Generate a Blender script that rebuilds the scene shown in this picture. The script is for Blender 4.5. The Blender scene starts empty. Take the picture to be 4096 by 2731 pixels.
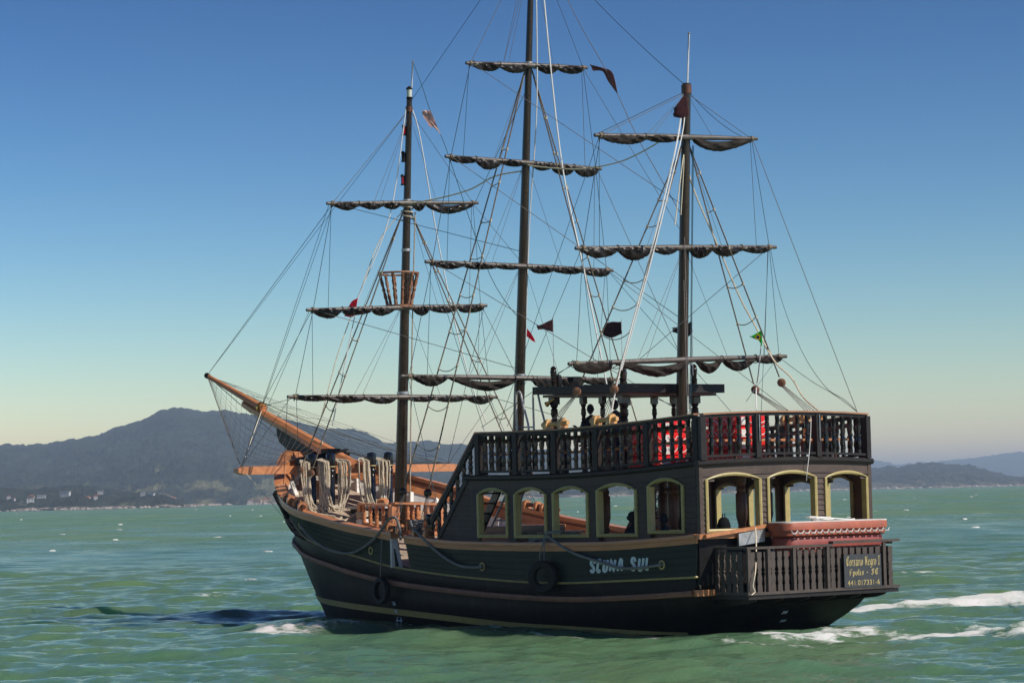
import bpy, bmesh, math, random
import numpy as np
from mathutils import Vector, Matrix
random.seed(7); rng = np.random.default_rng(7)
scene = bpy.context.scene
COL = scene.collection

# ------------------------------------------------------------------ camera
F = 6000 * 4096 / 2352; CX, CY = 2048.0, 1365.5
ROLL = math.atan(.0235); PITCH = math.atan(354 / 6000.); CAMH = 3.08
fw = np.array([0, math.cos(PITCH), math.sin(PITCH)]); up0 = np.array([0, -math.sin(PITCH), math.cos(PITCH)]); rt0 = np.array([1., 0, 0])
cr, sr = math.cos(ROLL), math.sin(ROLL)
rt = cr * rt0 - sr * up0; up = sr * rt0 + cr * up0
CAM = np.array([0, 0, CAMH])
cd = bpy.data.cameras.new('camera'); cam = bpy.data.objects.new('camera', cd); COL.objects.link(cam)
cam.matrix_world = Matrix(((rt[0], up[0], -fw[0], 0), (rt[1], up[1], -fw[1], 0), (rt[2], up[2], -fw[2], CAMH), (0, 0, 0, 1)))
cd.sensor_width = 36; cd.sensor_fit = 'HORIZONTAL'; cd.lens = F / 4096 * 36; cd.clip_start = .5; cd.clip_end = 90000
scene.camera = cam

# ------------------------------------------------------------------ sky, sun, exposure
SUN_EL = math.radians(42); sh = Vector((.93, -.36)).normalized()
SUN = Vector((sh.x * math.cos(SUN_EL), sh.y * math.cos(SUN_EL), math.sin(SUN_EL)))
w = bpy.data.worlds.new('World'); scene.world = w; w.use_nodes = True
nt = w.node_tree; bg = nt.nodes['Background']
sky = nt.nodes.new('ShaderNodeTexSky'); sky.sky_type = 'NISHITA'; sky.sun_disc = False
sky.sun_elevation = SUN_EL; sky.sun_rotation = math.atan2(sh.x, sh.y)
sky.air_density = 1.0; sky.dust_density = 0; sky.ozone_density = 2.5; sky.altitude = 900
SKYG, SKYS = (2.85, 2.55, 2.55), (.353, .342, .319)
sx_ = nt.nodes.new('ShaderNodeSeparateColor'); cx_ = nt.nodes.new('ShaderNodeCombineColor'); nt.links.new(sky.outputs[0], sx_.inputs[0])
for i in range(3):
    m1_ = nt.nodes.new('ShaderNodeMath'); m1_.operation = 'MULTIPLY'; m1_.inputs[1].default_value = SKYS[i]; m2_ = nt.nodes.new('ShaderNodeMath'); m2_.operation = 'POWER'; m2_.inputs[1].default_value = SKYG[i]
    nt.links.new(sx_.outputs[i], m1_.inputs[0]); nt.links.new(m1_.outputs[0], m2_.inputs[0]); nt.links.new(m2_.outputs[0], cx_.inputs[i])
nt.links.new(cx_.outputs[0], bg.inputs[0]); bg.inputs[1].default_value = .1
sl = bpy.data.lights.new('sun', 'SUN'); sl.energy = 5.0; sl.angle = math.radians(.5); sl.color = (1, .94, .84)
so = bpy.data.objects.new('sun', sl); COL.objects.link(so); so.rotation_euler = SUN.to_track_quat('Z', 'Y').to_euler(); so.location = (30, 0, 60)
vs = scene.view_settings; vs.view_transform = 'Standard'; vs.look = 'None'; vs.exposure = 0; vs.gamma = 1; vs.use_curve_mapping = False

# ------------------------------------------------------------------ ship frame (x to the bow, y to port, z up from the water)
A = math.radians(53)
bv = np.array([-math.cos(A), math.sin(A), 0]); pv = np.array([-math.sin(A), -math.cos(A), 0])
def ray(u, v): return fw + rt * (u - CX) / F - up * (v - CY) / F
ORG = CAM + ray(2782, 1850) * 55.5 - pv * 2.6; ORG[2] = 0
SHIPM = Matrix(((bv[0], pv[0], 0, ORG[0]), (bv[1], pv[1], 0, ORG[1]), (0, 0, 1, 0), (0, 0, 0, 1)))
_o = CAM - ORG; OL = np.array([_o @ bv, _o @ pv, _o[2]])
def loc_ray(u, v):
    d = ray(u, v); return np.array([d @ bv, d @ pv, d[2]])
def on(u, v, x=None, y=None, z=None):
    """ship coordinates where the sight line through photo point (u, v) meets the plane x=, y= or z="""
    d = loc_ray(u, v); i = 0 if x is not None else 1 if y is not None else 2; k = x if i == 0 else y if i == 1 else z
    return tuple(OL + d * ((k - OL[i]) / d[i]))
def onside(u, v, B):
    d = loc_ray(u, v); ts = np.linspace(48, 82, 1701); P = OL + ts[:, None] * d
    g = P[:, 1] - np.array([B(x) for x in P[:, 0]])
    k = np.where((g[:-1] > 0) & (g[1:] <= 0))[0]
    i = k[0] if len(k) else int(np.argmin(np.abs(g)))
    if len(k):
        t = g[i] / (g[i] - g[i + 1]); return tuple(P[i] * (1 - t) + P[i + 1] * t)
    return tuple(P[i])
def pch(xs, ys):
    xs = np.array(xs, float); ys = np.array(ys, float); h = np.diff(xs); d = np.diff(ys) / h; m = np.zeros(len(xs)); m[0], m[-1] = d[0], d[-1]
    for i in range(1, len(xs) - 1): m[i] = 0 if d[i - 1] * d[i] <= 0 else 2 * d[i - 1] * d[i] / (d[i - 1] + d[i])
    def f(x):
        x = min(max(x, xs[0]), xs[-1]); i = min(len(h) - 1, max(0, int(np.searchsorted(xs, x)) - 1)); t = (x - xs[i]) / h[i]
        return float((2*t**3-3*t*t+1)*ys[i] + (t**3-2*t*t+t)*h[i]*m[i] + (-2*t**3+3*t*t)*ys[i+1] + (t**3-t*t)*h[i]*m[i+1])
    return f

# ------------------------------------------------------------------ materials
MATS = {}
def mat(name, col, rough=.5, metal=0., spec=.5, var=.25, scale=6., bump=0., bscale=30., stretch=None, coat=0., emit=None, transl=0., streak=None):
    if name in MATS: return MATS[name]
    m = bpy.data.materials.new(name); m.use_nodes = True; n = m.node_tree.nodes; l = m.node_tree.links
    b = n['Principled BSDF']; b.inputs['Roughness'].default_value = rough; b.inputs['Metallic'].default_value = metal
    b.inputs['Specular IOR Level'].default_value = spec; b.inputs['Coat Weight'].default_value = coat; b.inputs['Coat Roughness'].default_value = .12
    tc = n.new('ShaderNodeTexCoord'); mp = n.new('ShaderNodeMapping'); l.new(tc.outputs['Object'], mp.inputs[0])
    if stretch: mp.inputs['Scale'].default_value = stretch
    nz = n.new('ShaderNodeTexNoise'); nz.inputs['Scale'].default_value = scale; nz.inputs['Detail'].default_value = 6; nz.inputs['Roughness'].default_value = .65
    l.new(mp.outputs[0], nz.inputs[0])
    mx = n.new('ShaderNodeMix'); mx.data_type = 'RGBA'
    mx.inputs['A'].default_value = (*[c * (1 - var) for c in col], 1); mx.inputs['B'].default_value = (*[min(1, c * (1 + var)) for c in col], 1)
    rp = n.new('ShaderNodeMapRange'); rp.inputs[1].default_value = .3; rp.inputs[2].default_value = .7
    l.new(nz.outputs[0], rp.inputs[0]); l.new(rp.outputs[0], mx.inputs[0]); l.new(mx.outputs[2], b.inputs['Base Color'])
    rr = n.new('ShaderNodeMapRange'); rr.inputs[3].default_value = max(.03, rough * .8); rr.inputs[4].default_value = min(1, rough * 1.25)
    l.new(nz.outputs[0], rr.inputs[0]); l.new(rr.outputs[0], b.inputs['Roughness'])
    if bump:
        n2 = n.new('ShaderNodeTexNoise'); n2.inputs['Scale'].default_value = bscale; n2.inputs['Detail'].default_value = 4; l.new(mp.outputs[0], n2.inputs[0])
        bp = n.new('ShaderNodeBump'); bp.inputs['Strength'].default_value = bump; bp.inputs['Distance'].default_value = .02
        l.new(n2.outputs[0], bp.inputs['Height']); l.new(bp.outputs[0], b.inputs['Normal'])
    if emit: b.inputs['Emission Color'].default_value = (*emit, 1); b.inputs['Emission Strength'].default_value = 1
    if streak:
        sm_ = n.new('ShaderNodeMapping'); sm_.inputs['Scale'].default_value = (2.2, 2.2, .22); l.new(tc.outputs['Object'], sm_.inputs[0]); sn = n.new('ShaderNodeTexNoise'); sn.inputs['Scale'].default_value = 2.4; sn.inputs['Detail'].default_value = 5; sn.inputs['Roughness'].default_value = .7; l.new(sm_.outputs[0], sn.inputs[0])
        sr_ = n.new('ShaderNodeMapRange'); sr_.inputs[1].default_value = .52; sr_.inputs[2].default_value = .78; l.new(sn.outputs[0], sr_.inputs[0]); s2 = n.new('ShaderNodeMix'); s2.data_type = 'RGBA'; l.new(sr_.outputs[0], s2.inputs[0]); l.new(mx.outputs[2], s2.inputs['A']); s2.inputs['B'].default_value = (*streak, 1); l.new(s2.outputs[2], b.inputs['Base Color'])
    if transl:
        tb = n.new('ShaderNodeBsdfTranslucent'); ms = n.new('ShaderNodeMixShader'); ms.inputs[0].default_value = transl; l.new(mx.outputs[2], tb.inputs[0]); l.new(b.outputs[0], ms.inputs[1]); l.new(tb.outputs[0], ms.inputs[2]); l.new(ms.outputs[0], n['Material Output'].inputs[0])
    MATS[name] = m; return m
BLACK = mat('hull_black_paint', (.0065, .0055, .006), .5, spec=.2, streak=(.022, .019, .017), var=.35, scale=2.5, bump=.25, bscale=9)
GREEN = mat('bulwark_green_paint', (.0115, .0205, .016), .45, spec=.22, streak=(.03, .034, .028), var=.3, scale=3, bump=.15, bscale=14, stretch=(.3, 1, 1))
WOOD = mat('varnished_orange_wood', (.53, .21, .085), .42, var=.22, scale=5, bump=.1, bscale=25, stretch=(.25, 1.5, 1.5), coat=.25)
WOODD = mat('dark_brown_wood', (.12, .045, .022), .45, var=.3, scale=5, stretch=(.3, 1, 1))
WALE = mat('worn_brown_rubbing_strake', (.27, .12, .07), .6, streak=(.16, .085, .055), var=.35, scale=6, bump=.5, bscale=20, stretch=(.4, 1, 1))
OLIVE = mat('yellow_olive_paint', (.42, .335, .13), .42, var=.14, scale=5, bump=.08)
CABIN = mat('cabin_brown_black_paint', (.092, .067, .055), .5, spec=.18, streak=(.115, .088, .072), var=.22, scale=4, bump=.15, bscale=25, stretch=(.4, .4, 1))
TRIM = mat('dark_grey_trim_paint', (.028, .0235, .022), .45, spec=.22, var=.25, scale=6, bump=.1)
NESTW = mat('nest_wood_shade_tone', (.25, .11, .055), .5, var=.3, scale=8)  # shade on the nest put into the colour, browner than the orange wood
DEADW = mat('aged_deadeye_wood', (.30, .14, .07), .55, var=.3, scale=12)
SLAT = mat('gallery_brown_grey_paint', (.088, .07, .06), .5, spec=.22, var=.22, scale=6, bump=.1)
GLOSS = mat('black_gloss_paint', (.006, .006, .008), .25, spec=.4, var=.3, scale=8, coat=.15)
MAST = mat('tarred_mast', (.021, .0125, .008), .2, spec=.4, var=.5, scale=7, bump=.10, bscale=28, stretch=(1, 1, .25))
YARD = mat('weathered_yard', (.085, .068, .057), .4, var=.35, scale=8, bump=.3)
SAIL = mat('black_furled_film', (.013, .009, .0065), .32, spec=.28, var=.6, scale=9, bump=.7, bscale=16, stretch=(1, .5, 1.6))
NETM = mat('brown_net_sail', (.022, .0155, .011), .6, spec=.2, var=.6, scale=14, bump=1.0, bscale=30, stretch=(1, .4, 1.8))
DECK = mat('bleached_deck_plank', (.40, .31, .23), .75, var=.3, scale=5, bump=.4, bscale=30, stretch=(.3, 2.5, 2))
WHITE = mat('white_paint', (.66, .63, .60), .5, var=.1, scale=3)
GREY = mat('pale_grey_paint', (.42, .41, .39), .6, var=.2, scale=4)
ROPE = mat('natural_rope', (.50, .42, .31), .85, var=.45, scale=30, bump=.8, bscale=60)
ROPEG = mat('grey_hawser', (.22, .215, .21), .85, var=.35, scale=30, bump=.8, bscale=60)
ROPEW = mat('white_rope', (.78, .76, .72), .7, var=.1, scale=20)
ROPEC = mat('cream_rope', (.74, .64, .47), .75, var=.2, scale=20)
LINE = mat('dark_rigging_line', (.035, .045, .055), .6, var=.4, scale=10)
LINEB = mat('blue_green_line', (.03, .10, .13), .6, var=.3, scale=10)
LINEG = mat('grey_rigging_line', (.15, .13, .12), .7, var=.4, scale=14)
SHROUD = mat('brown_shroud_rope', (.17, .13, .09), .8, var=.5, scale=25)
STEEL = mat('stainless_steel', (.55, .54, .52), .4, metal=.35, var=.1)
GALV = mat('galvanised_plate', (.5, .5, .48), .45, metal=.8, var=.2)
BRASS = mat('brass', (.6, .42, .12), .3, metal=1, var=.15)
GOLD = mat('gold_leaf_paint', (.52, .41, .17), .45, var=.15)
RED = mat('red_float_plastic', (.75, .022, .02), .35, var=.12, scale=3)
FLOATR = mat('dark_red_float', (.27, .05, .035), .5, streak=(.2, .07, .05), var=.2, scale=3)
HANDR = mat('worn_handrail_wood', (.36, .18, .095), .45, var=.3, scale=6, stretch=(.4, .4, 1))
ORANGE = mat('faded_lit_orange_float', (.37, .09, .045), .55, streak=(.30, .12, .07), var=.22, scale=3, bump=.15)  # upper float's sunlit orange is painted in; the lower one is darker red
RUBBER = mat('tyre_rubber', (.012, .012, .013), .7, var=.3, scale=12, bump=.4)
MAROON = mat('faded_maroon_cloth', (.30, .14, .14), .85, transl=.5, var=.25, scale=12)
DMAROON = mat('dark_maroon_cloth', (.075, .03, .036), .85, transl=.4, var=.3, scale=12)
PINK = mat('bleached_pink_cloth', (.8, .6, .57), .85, transl=.55, var=.25, scale=12)
REDC = mat('red_cloth', (.8, .04, .10), .8, transl=.5, var=.2, scale=12)
BLOCKW = mat('pale_turned_wood', (.62, .36, .14), .4, var=.2, scale=8, stretch=(1, .3, 1), coat=.2)
LETTER = mat('pale_blue_lettering', (.62, .72, .78), .5, var=.08)
SIGNB = mat('sign_board_paint', (.045, .047, .05), .5, var=.2)
SKIN = mat('skin', (.28, .14, .09), .5, var=.1)
HAIR = mat('dark_hair', (.012, .009, .008), .6, var=.2)
CLOTHB = mat('black_cotton', (.007, .007, .008), .9, spec=.1, var=.2)
CLOTHR = mat('red_cotton', (.24, .012, .025), .9, var=.15)
CLOTHG = mat('grey_cotton', (.12, .13, .14), .9, var=.15)
JEANS = mat('dark_jeans', (.02, .028, .05), .9, var=.2)
LAMPR = mat('red_lens', (.28, .006, .012), .2, var=.1)
LAMPC = mat('clear_lens', (.6, .62, .5), .15, var=.1)
TEAL = mat('teal_rope', (.02, .18, .17), .8, var=.3)

# ------------------------------------------------------------------ mesh helpers
def vsub(a, b): return (a[0]-b[0], a[1]-b[1], a[2]-b[2])
def vadd(a, b): return (a[0]+b[0], a[1]+b[1], a[2]+b[2])
def vmul(a, k): return (a[0]*k, a[1]*k, a[2]*k)
def lerp(a, b, t): return tuple(a[i] + (b[i]-a[i])*t for i in range(len(a)))
def frame_of(d, upv=(0, 0, 1)):
    d = Vector(d).normalized(); u = Vector(upv)
    if abs(d.dot(u)) > .985: u = Vector((1, 0, 0)) if abs(d.x) < .9 else Vector((0, 1, 0))
    s = d.cross(u).normalized(); return d, s, s.cross(d)
class MB:
    def __init__(s): s.v = []; s.f = []; s.m = []
    def add(s, vs_, fs, mi=0):
        o = len(s.v); s.v += [tuple(p) for p in vs_]; s.f += [tuple(i + o for i in f) for f in fs]; s.m += [mi] * len(fs); return s
    def box(s, x0, x1, y0, y1, z0, z1, mi=0):
        return s.add([(x, y, z) for z in (z0, z1) for y in (y0, y1) for x in (x0, x1)], [(0, 2, 3, 1), (4, 5, 7, 6), (0, 1, 5, 4), (2, 6, 7, 3), (0, 4, 6, 2), (1, 3, 7, 5)], mi)
    def beam(s, p, q, wd, ht, upv=(0, 0, 1), mi=0):
        d, sd, u = frame_of(vsub(q, p), upv); p = Vector(p); q = Vector(q); vs_ = []
        for e in (p, q):
            for a, b_ in ((-1, -1), (1, -1), (1, 1), (-1, 1)): vs_.append(e + sd * (a * wd / 2) + u * (b_ * ht / 2))
        return s.add(vs_, [(0, 1, 2, 3), (7, 6, 5, 4), (0, 4, 5, 1), (1, 5, 6, 2), (2, 6, 7, 3), (3, 7, 4, 0)], mi)
    def tube(s, pts, r, n=6, mi=0, cap=True):
        pts = [Vector(p) for p in pts]; N = len(pts); rs = r if isinstance(r, (list, tuple)) else [r] * N
        d, sd, u = frame_of(pts[1] - pts[0]); rings = []
        for i in range(N):
            t = (pts[min(i + 1, N - 1)] - pts[max(i - 1, 0)]).normalized()
            sd = (sd - t * sd.dot(t)).normalized(); u = t.cross(sd)
            rings.append([pts[i] + (sd * math.cos(2*math.pi*k/n) + u * math.sin(2*math.pi*k/n)) * rs[i] for k in range(n)])
        vs_ = [p for R in rings for p in R]; fs = []
        for i in range(N - 1):
            for k in range(n): fs.append((i*n+k, i*n+(k+1) % n, (i+1)*n+(k+1) % n, (i+1)*n+k))
        if cap: fs += [tuple(range(n - 1, -1, -1)), tuple((N-1)*n + k for k in range(n))]
        return s.add(vs_, fs, mi)
    def lathe(s, prof, n=8, c=(0, 0, 0), axis=(0, 0, 1), mi=0):
        d, sd, u = frame_of(axis); c = Vector(c); vs_ = []; fs = []
        for r, z in prof:
            for k in range(n): vs_.append(c + d * z + (sd * math.cos(2*math.pi*k/n) + u * math.sin(2*math.pi*k/n)) * r)
        for i in range(len(prof) - 1):
            for k in range(n): fs.append((i*n+k, i*n+(k+1) % n, (i+1)*n+(k+1) % n, (i+1)*n+k))
        fs += [tuple(range(n - 1, -1, -1)), tuple((len(prof)-1)*n + k for k in range(n))]
        return s.add(vs_, fs, mi)
    def loft(s, rows, closed=True, caps=True, mi=0):
        n = len(rows[0]); vs_ = [p for R in rows for p in R]; fs = []
        for i in range(len(rows) - 1):
            for k in range(n if closed else n - 1): fs.append((i*n+k, i*n+(k+1) % n, (i+1)*n+(k+1) % n, (i+1)*n+k))
        if caps and closed: fs += [tuple(range(n - 1, -1, -1)), tuple((len(rows)-1)*n + k for k in range(n))]
        return s.add(vs_, fs, mi)
    def prism(s, poly, off, mi=0):
        n = len(poly); q = [vadd(p, off) for p in poly]
        return s.add(list(poly) + q, [tuple(range(n)), tuple(range(2*n - 1, n - 1, -1))] + [(i, n + i, n + (i+1) % n, (i+1) % n) for i in range(n)], mi)
    def mesh(s, name, mats, smooth=False):
        me = bpy.data.meshes.new(name); me.from_pydata([tuple(map(float, p)) for p in s.v], [], s.f)
        for m in (mats if isinstance(mats, (list, tuple)) else [mats]): me.materials.append(m)
        me.polygons.foreach_set('material_index', s.m)
        bm = bmesh.new(); bm.from_mesh(me); bmesh.ops.recalc_face_normals(bm, faces=bm.faces); bm.to_mesh(me); bm.free()
        if smooth:
            me.polygons.foreach_set('use_smooth', [True] * len(me.polygons))
            try: me.set_sharp_from_angle(angle=math.radians(40))
            except Exception: pass
        me.update(); return me
    def build(s, name, mats, parent=None, smooth=False, world=False):
        o = bpy.data.objects.new(name, s.mesh(name, mats, smooth)); COL.objects.link(o)
        if parent is not None: o.parent = parent
        elif world: pass
        return o
def inst(name, me, parent, loc=(0, 0, 0), rot=(0, 0, 0), scl=(1, 1, 1)):
    o = bpy.data.objects.new(name, me); COL.objects.link(o); o.parent = parent; o.location = loc; o.rotation_euler = rot; o.scale = scl; return o
def tag(o, label=None, cat=None, group=None, kind=None):
    if label: o['label'] = label
    if cat: o['category'] = cat
    if group: o['group'] = group
    if kind: o['kind'] = kind
    return o
def thing(name, loc, label, cat, group=None, rz=0.):
    """an Empty standing at a place given in ship coordinates"""
    o = bpy.data.objects.new(name, None); COL.objects.link(o); o.matrix_world = SHIPM @ Matrix.Translation(loc) @ Matrix.Rotation(rz, 4, 'Z'); return tag(o, label, cat, group)
def top(mb, name, mats, base, label, cat, group=None, smooth=False):
    """a one-mesh top-level thing whose vertices are given in ship coordinates"""
    mb.v = [vsub(p, base) for p in mb.v]
    o = bpy.data.objects.new(name, mb.mesh(name, mats, smooth)); COL.objects.link(o); o.matrix_world = SHIPM @ Matrix.Translation(base); return tag(o, label, cat, group)
def sag(p, q, d, n=10): return [vadd(lerp(p, q, i / n), (0, 0, -4 * d * (i / n) * (1 - i / n))) for i in range(n + 1)]
def smoothpath(pts, n=6):
    P = [Vector(p) for p in pts]; out = []
    for i in range(len(P) - 1):
        a, b_, c, d = P[max(i-1, 0)], P[i], P[i+1], P[min(i+2, len(P)-1)]
        for k in range(n):
            t = k / n; out.append(tuple(.5 * ((2*b_) + (c-a)*t + (2*a-5*b_+4*c-d)*t*t + (3*b_-a-3*c+d)*t**3)))
    out.append(tuple(P[-1])); return out

# ------------------------------------------------------------------ noise for the sea and the hills
def vnoise(x, y, seed):
    xi = np.floor(x).astype(np.int64); yi = np.floor(y).astype(np.int64); fx = x - xi; fy = y - yi
    def h(a, b_):
        n = (a * 374761393 + b_ * 668265263 + seed * 1442695041) & 0xffffffff
        n = ((n ^ (n >> 13)) * 1274126177) & 0xffffffff; return ((n ^ (n >> 16)) & 0xffff) / 65535.
    sx = fx*fx*(3-2*fx); sy = fy*fy*(3-2*fy)
    return (h(xi, yi)*(1-sx) + h(xi+1, yi)*sx)*(1-sy) + (h(xi, yi+1)*(1-sx) + h(xi+1, yi+1)*sx)*sy
def fbm(x, y, seed, o=4, g=.5):
    s = 0; a = 1; t = 0
    for k in range(o): s = s + a * vnoise(x * 2**k, y * 2**k, seed + k); t += a; a *= g
    return s / t
def grid_mesh(name, X, Y, Z, m, attrs=None, smooth=True):
    R, C = X.shape; co = np.stack([X, Y, Z], -1).reshape(-1, 3).astype(np.float32)
    i = np.arange(R*C).reshape(R, C); q = np.stack([i[:-1, :-1], i[:-1, 1:], i[1:, 1:], i[1:, :-1]], -1).reshape(-1, 4).astype(np.int32)
    me = bpy.data.meshes.new(name); me.vertices.add(len(co)); me.vertices.foreach_set('co', co.ravel())
    me.loops.add(q.size); me.loops.foreach_set('vertex_index', q.ravel())
    me.polygons.add(len(q)); me.polygons.foreach_set('loop_start', np.arange(0, q.size, 4, dtype=np.int32))
    me.update(calc_edges=True); me.materials.append(m)
    for k, a in (attrs or {}).items():
        at = me.attributes.new(k, 'FLOAT', 'POINT'); at.data.foreach_set('value', a.ravel().astype(np.float32))
    if smooth: me.polygons.foreach_set('use_smooth', np.ones(len(q), bool))
    o = bpy.data.objects.new(name, me); COL.objects.link(o); return o
def horizon_v(u): return 1.7414966 * (1128 + (1600 - u / 1.7414966) * .0235)

# ------------------------------------------------------------------ the sea
def make_sea_material():
    m = bpy.data.materials.new('sea_water'); m.use_nodes = True; n = m.node_tree.nodes; l = m.node_tree.links; b = n['Principled BSDF']
    tc = n.new('ShaderNodeNewGeometry')
    def noise(scale, det, stretch=(1, 1, 1), rough=.55):
        mp = n.new('ShaderNodeMapping'); mp.inputs['Scale'].default_value = stretch; l.new(tc.outputs['Position'], mp.inputs[0])
        z = n.new('ShaderNodeTexNoise'); z.inputs['Scale'].default_value = scale; z.inputs['Detail'].default_value = det; z.inputs['Roughness'].default_value = rough; l.new(mp.outputs[0], z.inputs[0]); return z
    big = noise(.03, 3, (1, .35, 1)); cr_ = n.new('ShaderNodeValToRGB')
    cr_.color_ramp.elements[0].position = .35; cr_.color_ramp.elements[0].color = (.084, .182, .108, 1)
    cr_.color_ramp.elements[1].position = .68; cr_.color_ramp.elements[1].color = (.132, .215, .092, 1)
    bg2 = noise(.16, 5, (.6, .2, 1), .72); bm_ = n.new('ShaderNodeMath'); bm_.operation = 'MULTIPLY_ADD'; bm_.inputs[1].default_value = .9; l.new(bg2.outputs[0], bm_.inputs[0]); sb_ = n.new('ShaderNodeMath'); sb_.operation = 'SUBTRACT'; sb_.inputs[1].default_value = .45; l.new(big.outputs[0], sb_.inputs[0]); l.new(sb_.outputs[0], bm_.inputs[2]); l.new(bm_.outputs[0], cr_.inputs[0])
    fa = n.new('ShaderNodeAttribute'); fa.attribute_name = 'foam'
    fn = noise(2.2, 7, (1, 1, 1), .72)
    th = n.new('ShaderNodeMath'); th.operation = 'ADD'; l.new(fa.outputs['Fac'], th.inputs[0]); l.new(fn.outputs[0], th.inputs[1])
    mr = n.new('ShaderNodeMapRange'); mr.inputs[1].default_value = .98; mr.inputs[2].default_value = 1.16; l.new(th.outputs[0], mr.inputs[0])
    mx = n.new('ShaderNodeMix'); mx.data_type = 'RGBA'; l.new(mr.outputs[0], mx.inputs[0]); l.new(cr_.outputs[0], mx.inputs['A']); mx.inputs['B'].default_value = (.72, .73, .70, 1)
    l.new(mx.outputs[2], b.inputs['Base Color'])
    ro = n.new('ShaderNodeMapRange'); ro.inputs[3].default_value = .06; ro.inputs[4].default_value = .7; l.new(mr.outputs[0], ro.inputs[0]); ra = n.new('ShaderNodeAttribute'); ra.attribute_name = 'chop'; mxr = n.new('ShaderNodeMath'); mxr.operation = 'MAXIMUM'; l.new(ro.outputs[0], mxr.inputs[0]); l.new(ra.outputs['Fac'], mxr.inputs[1]); l.new(mxr.outputs[0], b.inputs['Roughness'])
    b.inputs['Subsurface Weight'].default_value = .6; b.inputs['Subsurface Radius'].default_value = (2.0, 4.0, 3.0); b.inputs['Subsurface Scale'].default_value = 1.0; b.inputs['IOR'].default_value = 1.333; b.inputs['Specular IOR Level'].default_value = .5
    ca = n.new('ShaderNodeAttribute'); ca.attribute_name = 'calm'
    inv = n.new('ShaderNodeMath'); inv.operation = 'SUBTRACT'; inv.inputs[0].default_value = 1; l.new(ca.outputs['Fac'], inv.inputs[1])
    n1 = noise(2.0, 7, (1, .8, 1), .68); n2 = noise(.33, 3, (1, .7, 1), .5)
    b1 = n.new('ShaderNodeBump'); b1.inputs['Distance'].default_value = .085; l.new(inv.outputs[0], b1.inputs['Strength']); l.new(n1.outputs[0], b1.inputs['Height'])
    b2 = n.new('ShaderNodeBump'); b2.inputs['Distance'].default_value = .12; b2.inputs['Strength'].default_value = .6; l.new(n2.outputs[0], b2.inputs['Height']); l.new(b1.outputs[0], b2.inputs['Normal'])
    n3 = noise(4.5, 4, (1, .8, 1), .6); b3 = n.new('ShaderNodeBump'); b3.inputs['Distance'].default_value = .03; b3.inputs['Strength'].default_value = .8; l.new(n3.outputs[0], b3.inputs['Height']); l.new(b2.outputs[0], b3.inputs['Normal'])
    l.new(b3.outputs[0], b.inputs['Normal']); return m
def on_water(u, v):
    d = ray(u, v); t = -CAMH / d[2]; return CAM[0] + d[0]*t, CAM[1] + d[1]*t
def seg_dist(X, Y, pts, ys=.42):
    Y = Y*ys; pts = [(a, b_*ys) for a, b_ in pts]
    D = np.full(X.shape, 1e9); T = np.zeros(X.shape)
    for i in range(len(pts) - 1):
        ax, ay = pts[i]; bx, by = pts[i+1]; dx, dy = bx-ax, by-ay
        t = np.clip(((X-ax)*dx + (Y-ay)*dy) / (dx*dx+dy*dy), 0, 1); d = np.hypot(X-ax-t*dx, Y-ay-t*dy)
        k = d < D; D = np.where(k, d, D); T = np.where(k, (i+t)/(len(pts)-1), T)
    return D, T
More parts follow.
